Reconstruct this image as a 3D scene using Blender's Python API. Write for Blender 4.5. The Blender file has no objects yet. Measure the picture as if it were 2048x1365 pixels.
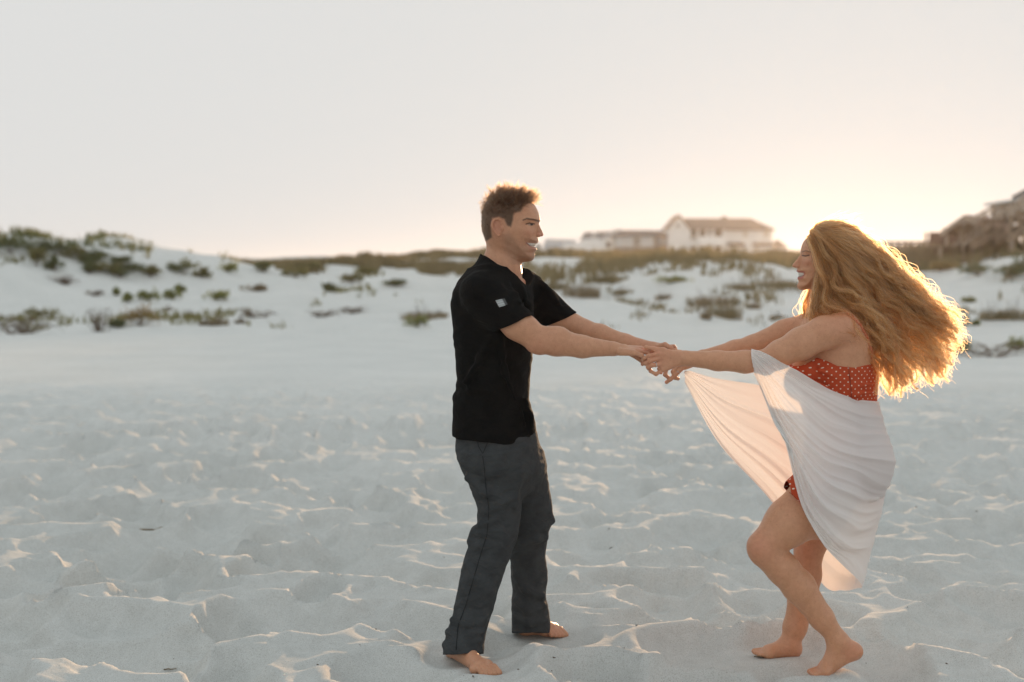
import bpy, math, random
import numpy as np
from mathutils import Vector, Matrix, Euler

random.seed(7)
rng = np.random.default_rng(7)
scene = bpy.context.scene
COL = scene.collection

# ---------------------------------------------------------------- camera
F_PX = 2560.0                      # focal length in pixels of the 2048-wide photograph
HORIZON = 555.0
CAM_H = 1.45
PITCH = math.atan((682.5 - HORIZON) / F_PX)
cam_data = bpy.data.cameras.new("camera")
cam = bpy.data.objects.new("camera", cam_data)
COL.objects.link(cam)
cam.location = (0, 0, CAM_H)
cam.rotation_euler = (math.pi / 2 - PITCH, 0, 0)
cam_data.sensor_width = 36.0
cam_data.lens = 36.0 * F_PX / 2048.0
cam_data.clip_start = 0.05
cam_data.clip_end = 6000
cam_data.dof.use_dof = True
cam_data.dof.focus_distance = 4.83
cam_data.dof.aperture_fstop = 1.9
scene.camera = cam

# ---------------------------------------------------------------- world and sun
SUN_EL = math.radians(3.3)
SUN_AZ = math.radians(15.2)        # from +Y towards +X
world = bpy.data.worlds.new("World")
scene.world = world
world.use_nodes = True
nt = world.node_tree
nt.nodes.clear()
w_out = nt.nodes.new("ShaderNodeOutputWorld")
w_bg = nt.nodes.new("ShaderNodeBackground")
w_sky = nt.nodes.new("ShaderNodeTexSky")
w_sky.sky_type = 'NISHITA'
w_sky.sun_disc = False
w_sky.sun_elevation = SUN_EL
w_sky.sun_rotation = SUN_AZ
w_sky.altitude = 0
w_sky.air_density = 1.0
w_sky.dust_density = 3.0
w_sky.ozone_density = 1.0
# thin, even high haze in front of the blue: a pale veil added to the clear sky
w_mix = nt.nodes.new("ShaderNodeMixRGB")
w_mix.blend_type = 'ADD'
w_mix.inputs[0].default_value = 1.0
w_mix.inputs[2].default_value = (3.55, 3.8, 3.92, 1)
w_lim = nt.nodes.new("ShaderNodeMixRGB")
w_lim.blend_type = 'DARKEN'
w_lim.inputs[0].default_value = 1.0
w_lim.inputs[2].default_value = (5.15, 5.2, 5.15, 1)
w_hsv = nt.nodes.new("ShaderNodeHueSaturation")
w_hsv.inputs["Saturation"].default_value = 0.45
w_hsv.inputs["Hue"].default_value = 0.47
w_hsv.inputs["Value"].default_value = 1.8
nt.links.new(w_sky.outputs[0], w_hsv.inputs["Color"])
nt.links.new(w_hsv.outputs[0], w_mix.inputs[1])
nt.links.new(w_mix.outputs[0], w_lim.inputs[1])
nt.links.new(w_lim.outputs[0], w_bg.inputs[0])
w_bg.inputs[1].default_value = 0.125
nt.links.new(w_bg.outputs[0], w_out.inputs[0])

sun_data = bpy.data.lights.new("sun", 'SUN')
sun_data.energy = 5.0
sun_data.angle = math.radians(1.4)
sun_data.color = (1.0, 0.62, 0.34)
sun = bpy.data.objects.new("sun", sun_data)
COL.objects.link(sun)
sdir = Vector((math.sin(SUN_AZ) * math.cos(SUN_EL), math.cos(SUN_AZ) * math.cos(SUN_EL), math.sin(SUN_EL)))
sun.rotation_euler = sdir.to_track_quat('Z', 'Y').to_euler()
sun.location = (40, 120, 20)

scene.render.engine = 'CYCLES'
vs = scene.view_settings
vs.view_transform = 'Standard'
vs.look = 'None'
vs.exposure = 0.17
vs.gamma = 1.0
vs.use_curve_mapping = False
cy = scene.cycles
cy.use_denoising = True
cy.max_bounces = 10
cy.transparent_max_bounces = 24
cy.diffuse_bounces = 3
cy.glossy_bounces = 3
cy.transmission_bounces = 8
cy.volume_bounces = 0
cy.sample_clamp_indirect = 4.0
scene.cycles_curves.shape = 'RIBBONS'
scene.render.use_persistent_data = False

# ---------------------------------------------------------------- helpers
_ct, _st = math.cos(PITCH), math.sin(PITCH)

def ray(px, py):
    a, b = (px - 1024.0) / F_PX, (682.5 - py) / F_PX
    return np.array([a, _ct + b * _st, -_st + b * _ct])

def W(px, py, Y):
    """world point seen at pixel (px,py) of the photograph at world depth Y"""
    d = ray(px, py)
    return np.array([0, 0, CAM_H]) + d * (Y / d[1])

def _hash(ix, iy, s):
    h = (ix.astype(np.int64) * 374761393 + iy.astype(np.int64) * 668265263 + s * 974711) & 0x7fffffff
    h = ((h ^ (h >> 13)) * 1274126177) & 0x7fffffff
    h = h ^ (h >> 16)
    return (h & 0xffff) / 65535.0

def vnoise(x, y, s=0):
    ix, iy = np.floor(x).astype(np.int64), np.floor(y).astype(np.int64)
    fx, fy = x - ix, y - iy
    fx = fx * fx * fx * (fx * (fx * 6 - 15) + 10); fy = fy * fy * fy * (fy * (fy * 6 - 15) + 10)
    a, b = _hash(ix, iy, s), _hash(ix + 1, iy, s)
    c, d = _hash(ix, iy + 1, s), _hash(ix + 1, iy + 1, s)
    return (a * (1 - fx) + b * fx) * (1 - fy) + (c * (1 - fx) + d * fx) * fy

def fbm(x, y, s=0, o=4):
    t, a, n = 0, 1.0, 0
    for k in range(o):
        t = t + a * (vnoise(x * 2 ** k + 17.3 * k, y * 2 ** k - 9.1 * k, s + k) * 2 - 1); n += a; a *= 0.5
    return t / n

def sstep(a, b, x):
    t = np.clip((x - a) / (b - a), 0, 1)
    return t * t * (3 - 2 * t)

def new_mesh(name, verts, faces, smooth=False):
    me = bpy.data.meshes.new(name)
    verts = np.asarray(verts, dtype=np.float32).reshape(-1, 3)
    if isinstance(faces, np.ndarray):
        n, k = faces.shape
        me.vertices.add(len(verts)); me.vertices.foreach_set("co", verts.ravel())
        me.loops.add(n * k); me.loops.foreach_set("vertex_index", faces.astype(np.int32).ravel())
        me.polygons.add(n)
        me.polygons.foreach_set("loop_start", np.arange(0, n * k, k, dtype=np.int32))
        me.update(calc_edges=True)
    else:
        me.from_pydata([tuple(v) for v in verts], [], [tuple(f) for f in faces]); me.update()
    if smooth:
        me.polygons.foreach_set("use_smooth", np.ones(len(me.polygons), dtype=bool))
    return me

def add_obj(name, me, material=None, parent=None, loc=None, label=None, category=None, group=None, kind=None):
    o = bpy.data.objects.new(name, me)
    COL.objects.link(o)
    if material is not None and me is not None and len(me.materials) == 0:
        me.materials.append(material)
    if parent is not None: o.parent = parent
    if loc is not None: o.location = loc
    if label: o["label"] = label
    if category: o["category"] = category
    if group: o["group"] = group
    if kind: o["kind"] = kind
    return o

def mat(name, col, rough=0.7, var=0.0, scale=8.0, bump=0.0, bscale=60.0, spec=0.3, transl=0.0, tcol=None, col2=None, coord='Object'):
    m = bpy.data.materials.new(name); m.use_nodes = True
    n = m.node_tree.nodes; l = m.node_tree.links
    p = n["Principled BSDF"]
    p.inputs["Roughness"].default_value = rough
    p.inputs["Specular IOR Level"].default_value = spec
    p.inputs["Base Color"].default_value = (*col, 1)
    tc = n.new("ShaderNodeTexCoord")
    if var > 0 or col2:
        t = n.new("ShaderNodeTexNoise"); t.inputs["Scale"].default_value = scale; t.inputs["Detail"].default_value = 5
        l.new(tc.outputs[coord], t.inputs["Vector"])
        r = n.new("ShaderNodeValToRGB")
        c2 = col2 or tuple(min(1, c * (1 + var)) for c in col)
        c1 = tuple(c * (1 - var) for c in col) if not col2 else col
        r.color_ramp.elements[0].position = 0.32; r.color_ramp.elements[1].position = 0.68
        r.color_ramp.elements[0].color = (*c1, 1); r.color_ramp.elements[1].color = (*c2, 1)
        l.new(t.outputs["Fac"], r.inputs["Fac"]); l.new(r.outputs["Color"], p.inputs["Base Color"])
    if bump > 0:
        t2 = n.new("ShaderNodeTexNoise"); t2.inputs["Scale"].default_value = bscale; t2.inputs["Detail"].default_value = 4
        l.new(tc.outputs[coord], t2.inputs["Vector"])
        b = n.new("ShaderNodeBump"); b.inputs["Strength"].default_value = bump; b.inputs["Distance"].default_value = 0.01
        l.new(t2.outputs["Fac"], b.inputs["Height"]); l.new(b.outputs["Normal"], p.inputs["Normal"])
    if transl > 0:
        tr = n.new("ShaderNodeBsdfTranslucent"); tr.inputs["Color"].default_value = (*(tcol or col), 1)
        mx = n.new("ShaderNodeMixShader"); mx.inputs[0].default_value = transl
        l.new(p.outputs[0], mx.inputs[1]); l.new(tr.outputs[0], mx.inputs[2])
        l.new(mx.outputs[0], n["Material Output"].inputs["Surface"])
    return m

# ---------------------------------------------------------------- the sand: beach, churned foreground and dunes in one sheet
FEET = []      # (x, y, radius, depth) hollows that the bare feet press into the sand

def terrain_base(x, y):
    x = np.asarray(x, dtype=float); y = np.asarray(y, dtype=float)
    ang = x / np.maximum(y, 8.0)                       # bearing of the point, used only to place dunes along the beach
    z = 2.05 * sstep(33, 72, y)                        # the back-beach ramp
    z = z + 0.0150 * np.clip(y - 72, 0, 190)           # ground keeps rising gently behind the first dunes
    # big dune at the left
    def hill(cx, cyy, sx, sy, h, rot=0.0):
        c, s = math.cos(rot), math.sin(rot)
        dx, dy = x - cx, y - cyy
        u, v = (dx * c + dy * s) / sx, (-dx * s + dy * c) / sy
        return h * np.exp(-(u * u + v * v))
    z = z + hill(-21.5, 50, 6.6, 8.0, 1.5, -0.25)
    z = z + hill(-34, 56, 12, 10, 1.9)
    z = z + hill(-15.5, 60, 4.0, 6.0, 0.45)
    z = z + hill(-8.0, 66, 3.5, 6.0, 0.3)
    z = z + hill(-2.0, 84, 4.0, 8.0, 0.45)
    z = z + hill(-7, 44, 4, 3.5, 0.25)
    z = z + hill(1.5, 70, 5, 7, 0.35)
    z = z + hill(9, 52, 6, 7, 0.55)
    z = z + hill(24, 52, 8, 9, 1.15, 0.2)
    z = z + hill(42, 52, 12, 14, 1.6, 0.2)
    z = z - hill(16, 62, 5, 12, 0.35)
    amp = sstep(26, 48, y)
    z = z + amp * (0.75 * fbm(x / 8.0, y / 8.0, 11) + 0.30 * fbm(x / 2.8, y / 2.8, 31, 3))
    z = z + 0.03 * fbm(x / 3.5, y / 6.0, 21, 3) * sstep(7, 20, y)
    return z

def pits(x, y, cell, r0, r1, slope, seed, keep=1.0, an=1.45):
    """wind-softened footprints: many overlapping shallow bowls cut into level sand, with thin crests where they meet"""
    wx = x + 0.05 * fbm(x / 0.35, y / 0.35, seed + 5, 3); wy = y + 0.05 * fbm(x / 0.35 + 40, y / 0.35, seed + 8, 3)
    ix, iy = np.floor(wx / cell).astype(np.int64), np.floor(wy / cell).astype(np.int64)
    low = np.zeros(x.shape); rim = np.zeros(x.shape)
    for dx in (-1, 0, 1):
        for dy in (-1, 0, 1):
            jx, jy = ix + dx, iy + dy
            px = (jx + _hash(jx, jy, seed)) * cell
            py = (jy + _hash(jx, jy, seed + 1)) * cell
            th = _hash(jx, jy, seed + 2) * math.pi
            e = 1 + (an - 1) * _hash(jx, jy, seed + 3)
            r = r0 + (r1 - r0) * _hash(jx, jy, seed + 4) ** 1.3
            on = _hash(jx, jy, seed + 6) < keep
            u = (wx - px) * np.cos(th) + (wy - py) * np.sin(th); v = -(wx - px) * np.sin(th) + (wy - py) * np.cos(th)
            q2 = ((u / e) ** 2 + (v * e) ** 2) / (r * r)
            d = r * slope * (0.7 + 0.6 * _hash(jx, jy, seed + 7))
            bowl = np.where(on, d * (np.minimum(q2, 1.6) - 1.0), 0)
            h = np.maximum(.014 - np.abs(low - bowl), 0) / .014
            low = np.minimum(low, bowl) - h * h * .014 * .25
            rim = np.maximum(rim, np.where(on, d * .22 * np.exp(-((np.sqrt(q2) - 1.12) / .2) ** 2), 0))
    return low + rim * np.clip(1 + low / 0.012, 0, 1)

def terrain(x, y):
    x = np.asarray(x, dtype=float); y = np.asarray(y, dtype=float)
    z = terrain_base(x, y)
    near = 1 - sstep(11.5, 20.0, y + 1.6 * fbm(x / 2.5, y / 2.5, 77, 2) + 0.06 * np.abs(x))
    near = near * sstep(0.5, 2.5, y)
    patch = 0.62 + 0.38 * sstep(-0.25, 0.35, fbm(x / 1.6, y / 1.6, 91, 3))
    sel = near > 0.001
    if np.any(sel):
        xs, ys = x[sel], y[sel]
        b1 = pits(xs, ys, 0.38, 0.16, 0.33, 0.60, 101, .95)
        b2 = pits(xs, ys, 0.17, 0.05, 0.11, 0.36, 211, .6)
        rip = np.sin((xs * 0.45 + ys * 1.0) / 0.085 * 2 * math.pi / 1.0 * 0.55 + 3.0 * fbm(xs / 0.7, ys / 0.7, 55, 2))
        ripm = sstep(0.05, 0.45, fbm(xs / 1.3 + 7, ys / 1.3, 65, 2))
        dz = b1 * patch[sel] + b2 + 0.0032 * rip * ripm + 0.018 * fbm(xs / 0.9, ys / 0.9, 44, 3) + 0.03
        foot = np.zeros_like(xs)
        for (fx, fy, fr, fd) in FEET:
            q = np.exp(-(((xs - fx) ** 2 + (ys - fy) ** 2) / (fr * fr)) ** 1.5)
            foot = np.maximum(foot, q)
        dz = dz * (1 - 0.97 * foot)
        for (fx, fy, fr, fd) in FEET:
            q2 = ((xs - fx) ** 2 + (ys - fy) ** 2) / (fr * fr)
            dz = dz - fd * np.exp(-q2 * 1.3) + 0.012 * np.exp(-(np.sqrt(q2) - 1.55) ** 2 / 0.12)
        zz = z[sel] + dz * near[sel]
        z = z.copy(); z[sel] = zz
    far = sstep(12, 18, y) * (1 - sstep(30, 40, y))
    z = z + far * 0.012 * fbm(x / 1.1, y / 2.0, 141, 3)
    return z

def tz(x, y):
    return float(terrain(np.array([float(x)]), np.array([float(y)]))[0])

def ground_at(px, py, y0=16.0, y1=400.0):
    """first terrain point on the ray through a pixel"""
    d = ray(px, py); d = d / d[1]
    ys = np.exp(np.linspace(math.log(y0), math.log(y1), 900))
    gap = CAM_H + d[2] * ys - terrain(d[0] * ys, ys)
    k = np.argmax(gap <= 0)
    if gap[k] > 0: k = len(ys) - 1
    Y = ys[k]
    return np.array([d[0] * Y, Y, tz(d[0] * Y, Y)])
def flat_at(px, py, z=0.0):
    d = ray(px, py)
    t = (z - CAM_H) / d[2]
    return np.array([0, 0, CAM_H]) + d * t

for (px, py, r, dp) in ((905, 1300, .16, .008), (940, 1325, .16, .006), (972, 1342, .15, .008), (1055, 1264, .20, .004), (1108, 1272, .22, .004), (1090, 1290, .2, .012),
                        (1535, 1316, .18, .003), (1580, 1318, .18, .004), (1650, 1358, .16, .004), (1615, 1362, .13, .004)):
    q = flat_at(px, py); FEET.append((q[0], q[1], r, dp))

def grow(start, end, d0, k):
    out = [start]; 
    while out[-1] < end:
        out.append(out[-1] + max(d0, k * (out[-1] - start)))
    return np.array(out)

def build_ground():
    xr = np.concatenate([np.arange(0, 2.4, 0.02), 2.4 + grow(0, 900, 0.022, 0.028)])
    xs = np.concatenate([-xr[:0:-1], xr])
    ya = -grow(0, 60, 0.15, 0.15)[::-1]
    yb = np.arange(0.15, 4.0, 0.15)
    yc = 4.0 + grow(0, 3000, 0.018, 0.0125)
    ys = np.concatenate([ya, yb, yc])
    X, Y = np.meshgrid(xs, ys)
    Z = terrain(X.ravel(), Y.ravel())
    V = np.stack([X.ravel(), Y.ravel(), Z], 1)
    nx, ny = len(xs), len(ys)
    i = np.arange(nx * ny).reshape(ny, nx)
    Fq = np.stack([i[:-1, :-1], i[:-1, 1:], i[1:, 1:], i[1:, :-1]], -1).reshape(-1, 4)
    return new_mesh("sand_ground", V, Fq, smooth=True)

def sand_material():
    m = bpy.data.materials.new("sand"); m.use_nodes = True
    n, l = m.node_tree.nodes, m.node_tree.links
    p = n["Principled BSDF"]; p.inputs["Roughness"].default_value = 0.95; p.inputs["Specular IOR Level"].default_value = 0.12
    tc = n.new("ShaderNodeTexCoord")
    def noise(scale, detail=4, rough=0.55):
        t = n.new("ShaderNodeTexNoise"); t.inputs["Scale"].default_value = scale; t.inputs["Detail"].default_value = detail
        t.inputs["Roughness"].default_value = rough
        l.new(tc.outputs["Object"], t.inputs["Vector"]); return t
    def ramp(src, p0, c0, p1, c1):
        r = n.new("ShaderNodeValToRGB")
        r.color_ramp.elements[0].position = p0; r.color_ramp.elements[0].color = (*c0, 1)
        r.color_ramp.elements[1].position = p1; r.color_ramp.elements[1].color = (*c1, 1)
        l.new(src, r.inputs["Fac"]); return r.outputs["Color"]
    base = ramp(noise(0.7, 6).outputs["Fac"], 0.3, (0.645, 0.66, 0.65), 0.7, (0.715, 0.725, 0.715))
    fine = ramp(noise(9, 6, 0.7).outputs["Fac"], 0.3, (0.87, 0.87, 0.865), 0.7, (1.0, 1.0, 1.0))
    grain = ramp(noise(230, 3, 0.8).outputs["Fac"], 0.30, (0.62, 0.60, 0.57), 0.52, (1.0, 1.0, 1.0))
    def mul(a, b):
        x = n.new("ShaderNodeMixRGB"); x.blend_type = 'MULTIPLY'; x.inputs[0].default_value = 1
        l.new(a, x.inputs[1]); l.new(b, x.inputs[2]); return x.outputs[0]
    # sand tone by distance: darker near the walkers, paler on the smooth sheet behind
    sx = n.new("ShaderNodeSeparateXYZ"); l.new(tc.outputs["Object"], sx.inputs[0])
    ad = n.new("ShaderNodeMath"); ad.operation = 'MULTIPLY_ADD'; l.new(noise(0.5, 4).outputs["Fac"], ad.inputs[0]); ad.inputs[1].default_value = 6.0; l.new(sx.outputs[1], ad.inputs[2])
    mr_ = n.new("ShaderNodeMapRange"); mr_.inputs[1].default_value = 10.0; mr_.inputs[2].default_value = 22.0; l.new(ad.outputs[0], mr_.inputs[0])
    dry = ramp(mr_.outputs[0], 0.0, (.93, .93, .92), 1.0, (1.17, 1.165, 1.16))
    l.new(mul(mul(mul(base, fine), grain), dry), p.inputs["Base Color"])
    b1 = n.new("ShaderNodeBump"); b1.inputs["Strength"].default_value = 0.35; b1.inputs["Distance"].default_value = 0.004
    l.new(noise(160, 3, 0.7).outputs["Fac"], b1.inputs["Height"])
    b2 = n.new("ShaderNodeBump"); b2.inputs["Strength"].default_value = 0.4; b2.inputs["Distance"].default_value = 0.02
    l.new(noise(14, 5, 0.6).outputs["Fac"], b2.inputs["Height"])
    l.new(b1.outputs["Normal"], b2.inputs["Normal"])
    l.new(b2.outputs["Normal"], p.inputs["Normal"])
    return m

SAND = sand_material()
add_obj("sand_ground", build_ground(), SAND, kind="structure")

# ---------------------------------------------------------------- beach plants
def leaf_mat(name, c1, c2, tr=0.35):
    return mat(name, c1, 0.6, col2=c2, scale=14, transl=tr, tcol=tuple(min(1, c * 1.5) for c in c2), spec=0.25)

M_GREEN = leaf_mat("shrub_green", (0.06, 0.075, 0.035), (0.15, 0.165, 0.075))
M_OLIVE = leaf_mat("shrub_olive", (0.10, 0.10, 0.04), (0.22, 0.20, 0.085))
M_BRIGHT = leaf_mat("creeper_green", (0.13, 0.15, 0.05), (0.26, 0.27, 0.10))
M_RUST = leaf_mat("leaf_rust", (0.16, 0.11, 0.05), (0.26, 0.19, 0.08))
M_DRY = leaf_mat("dry_grass", (0.15, 0.115, 0.07), (0.27, 0.22, 0.14), 0.3)
M_GRASS = leaf_mat("dune_grass", (0.11, 0.095, 0.045), (0.24, 0.20, 0.11), 0.3)
M_TWIG = mat("twig_bark", (0.085, 0.06, 0.045), 0.9, col2=(0.17, 0.13, 0.10), scale=20)

class MB:
    """collects quads / tris for one mesh"""
    def __init__(s): s.v = []; s.f = []; s.n = 0
    def add(s, v, f):
        s.v.append(np.asarray(v, dtype=float).reshape(-1, 3)); s.f += [tuple(i + s.n for i in q) for q in f]; s.n += len(s.v[-1])
    def box(s, x0, x1, y0, y1, z0, z1):
        v = [(x, y, z) for z in (z0, z1) for y in (y0, y1) for x in (x0, x1)]
        s.add(v, [(0, 2, 3, 1), (4, 5, 7, 6), (0, 1, 5, 4), (2, 6, 7, 3), (0, 4, 6, 2), (1, 3, 7, 5)])
    def prism(s, pts, axis_vec):
        """convex outline pts (3d) extruded along axis_vec"""
        p = np.asarray(pts, float); a = np.asarray(axis_vec, float); k = len(p)
        s.add(np.vstack([p, p + a]), [tuple(range(k))[::-1], tuple(range(k, 2 * k))] + [(i, (i + 1) % k, k + (i + 1) % k, k + i) for i in range(k)])
    def tube(s, pts, r0, r1=None, k=5):
        p = np.asarray(pts, float); r1 = r0 if r1 is None else r1
        n = len(p); T = np.gradient(p, axis=0); T /= np.linalg.norm(T, axis=1)[:, None] + 1e-9
        ref = np.array([0.31, 0.17, 0.93]); 
        A = np.cross(T, ref); A /= np.linalg.norm(A, axis=1)[:, None] + 1e-9; B = np.cross(T, A)
        rr = np.linspace(r0, r1, n)[:, None]
        th = np.arange(k) * 2 * math.pi / k
        rings = [p + rr * (np.cos(t) * A + np.sin(t) * B) for t in th]
        v = np.stack(rings, 1).reshape(-1, 3)
        f = [(i * k + j, i * k + (j + 1) % k, (i + 1) * k + (j + 1) % k, (i + 1) * k + j) for i in range(n - 1) for j in range(k)]
        f += [tuple(range(k))[::-1], tuple((n - 1) * k + j for j in range(k))]
        s.add(v, f)
    def mesh(s, name, smooth=False):
        return new_mesh(name, np.vstack(s.v), s.f, smooth)

def leaf_cloud(pts, dirs, size, aspect=2.2, r=None):
    """diamond leaves at pts, roughly along dirs"""
    r = r or rng
    n = len(pts)
    L = size * (0.7 + 0.6 * r.random(n))[:, None]
    d = dirs + 0.7 * r.normal(size=(n, 3)); d /= np.linalg.norm(d, axis=1)[:, None]
    s = np.cross(d, r.normal(size=(n, 3))); s /= np.linalg.norm(s, axis=1)[:, None] + 1e-9
    w = L / aspect
    v = np.stack([pts, pts + d * L * .5 + s * w * .5, pts + d * L, pts + d * L * .5 - s * w * .5], 1).reshape(-1, 3)
    f = np.arange(4 * n).reshape(n, 4)
    return v, f

def thing(name, loc, label, category, group=None):
    o = bpy.data.objects.new(name, None); COL.objects.link(o); o.location = loc
    o.empty_display_size = 0.2
    o["label"] = label; o["category"] = category
    if group: o["group"] = group
    return o

def grass_blades(n, rx, ry, h, lean=0.45, w=0.012, r=None):
    r = r or rng
    a = r.random(n) * 2 * math.pi; q = np.sqrt(r.random(n))
    bx, by = q * np.cos(a) * rx * 0.55, q * np.sin(a) * ry * 0.55
    hh = h * (0.55 + 0.5 * r.random(n)) * (1 - 0.35 * q)
    la = a + r.normal(size=n) * 0.7
    lx, ly = np.cos(la) * hh * lean * (0.4 + r.random(n)), np.sin(la) * hh * lean * (0.4 + r.random(n))
    sx, sy = -np.sin(la + r.normal(size=n)), np.cos(la + r.normal(size=n))
    b = np.stack([bx, by, np.full(n, -0.03)], 1)
    mid = b + np.stack([lx * .35, ly * .35, hh * .6], 1); tip = b + np.stack([lx, ly, hh * (1 - .25 * lean)], 1)
    s = np.stack([sx, sy, 0 * sx], 1) * w
    v = np.stack([b - s, b + s, mid + s * .8, mid - s * .8, tip], 1).reshape(-1, 3)
    f4 = np.array([[0, 1, 2, 3]]) + 5 * np.arange(n)[:, None]
    f3 = np.array([[3, 2, 4]]) + 5 * np.arange(n)[:, None]
    return v, [tuple(q) for q in f4] + [tuple(q) for q in f3]

def px_size(p):  # metres per photograph pixel at a point
    return p[1] / F_PX

def plant(kind, px, py, wpx, hpx, label, name=None, group=None, mats=None):
    p = ground_at(px, py)
    k = px_size(p); w, h = wpx * k, hpx * k
    r = np.random.default_rng(int(px * 7 + py * 13))
    cats = {"grass": ("grass_clump", "grass clump"), "shrub": ("beach_shrub", "shrub"), "twigs": ("dry_brush", "dry brush"), "creeper": ("beach_creeper", "creeper")}
    nm, cat = cats[kind]
    o = thing(name or nm, p, label, cat, group)
    if kind == "grass":
        n = int(np.clip(260 * w * 1.3, 220, 900))
        v, f = grass_blades(n, w, w * 0.7, h, 0.5, 0.0045 * p[1] / 24, r)
        add_obj("blades", new_mesh("blades", v, f), (mats or M_DRY), o)
        c = MB()
        for _ in range(9):
            a = r.random() * 6.28; rad = w * 0.3 * r.random()
            c.tube([(rad * math.cos(a), rad * math.sin(a), -.05), (rad * 1.15 * math.cos(a), rad * 1.15 * math.sin(a), h * .55), (rad * 1.5 * math.cos(a) , rad * 1.5 * math.sin(a), h * (0.9 + .25 * r.random()))], .008, .003, 4)
        add_obj("stems", c.mesh("stems"), M_TWIG, o)
    elif kind == "shrub":
        nst = 9
        c = MB(); pts = []; drs = []
        for _ in range(nst):
            a = r.random() * 6.28; rad = w * .5 * math.sqrt(r.random())
            e = np.array([rad * math.cos(a), rad * math.sin(a) * .7, h * (0.5 + .5 * r.random()) * (1 - .45 * (2 * rad / w) ** 2)])
            m_ = e * np.array([.45, .45, .6])
            c.tube([(0.02 * e[0], .02 * e[1], -.06), m_, e], .014, .005, 4)
            q = 60
            t = r.random(q)[:, None]
            base = m_ + (e - m_) * t
            pts.append(base + r.normal(size=(q, 3)) * np.array([w * .10, w * .08, h * .12])); drs.append(np.tile((e / (np.linalg.norm(e) + 1e-6) + [0, 0, .4]), (q, 1)))
        pts = np.vstack(pts); pts[:, 2] = np.maximum(pts[:, 2], 0.02)
        v, f = leaf_cloud(pts, np.vstack(drs), max(0.05, 0.0022 * p[1]), 2.0, r)
        add_obj("leaves", new_mesh("leaves", v, f), (mats or M_GREEN), o)
        add_obj("stems", c.mesh("stems"), M_TWIG, o)
    elif kind == "twigs":
        c = MB()
        nb = int(np.clip(w * 26, 24, 60))
        for _ in range(nb):
            a = r.normal() * 0.5 + (0 if r.random() < .5 else math.pi)
            L = w * (.25 + .4 * r.random()); x0 = r.normal() * w * .12; y0 = r.normal() * w * .12
            up = h * (.3 + .9 * r.random())
            pts = [(x0 + L * t * math.cos(a), y0 + L * t * math.sin(a) * .6, -.03 + up * (math.sin(t * (1.8 + .9 * r.random()))) + .02 * r.normal() * h) for t in np.linspace(0, 1, 6)]
            c.tube(pts, 0.010 * p[1] / 30, 0.004 * p[1] / 30, 4)
        add_obj("twig_tangle", c.mesh("twig_tangle"), M_TWIG, o)
        n = 90
        pts = r.normal(size=(n, 3)) * np.array([w * .25, w * .15, h * .2]) + [0, 0, h * .5]; pts[:, 2] = np.maximum(pts[:, 2], .02)
        v, f = leaf_cloud(pts, np.tile([0, 0, 1.0], (n, 1)), 0.05, 2.5, r)
        add_obj("withered_leaves", new_mesh("withered_leaves", v, f), (mats or M_DRY), o)
    elif kind == "creeper":
        c = MB(); pts = []
        for _ in range(7):
            a = r.normal() * .35 + (0 if r.random() < .5 else math.pi); L = w * .5 * (.5 + .5 * r.random())
            ln = [(L * t * math.cos(a), L * t * math.sin(a) * .6, h * .35 * math.sin(t * 3.0) + .02 * r.normal()) for t in np.linspace(0, 1, 7)]
            c.tube(ln, .009, .004, 4)
            for q in range(45):
                t = r.random(); i = min(5, int(t * 6)); b = np.array(ln[i]) + (np.array(ln[i + 1]) - np.array(ln[i])) * (t * 6 - i)
                pts.append(b + r.normal(size=3) * np.array([w * .04, w * .05, h * .22]) + [0, 0, h * .3])
        pts = np.array(pts); pts[:, 2] = np.maximum(pts[:, 2], .015)
        v, f = leaf_cloud(pts, np.tile([0, 0, 1.0], (len(pts), 1)), max(0.05, 0.0021 * p[1]), 1.6, r)
        add_obj("leaves", new_mesh("leaves", v, f), (mats or M_BRIGHT), o)
        add_obj("runners", c.mesh("runners"), M_TWIG, o)
    return o

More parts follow.
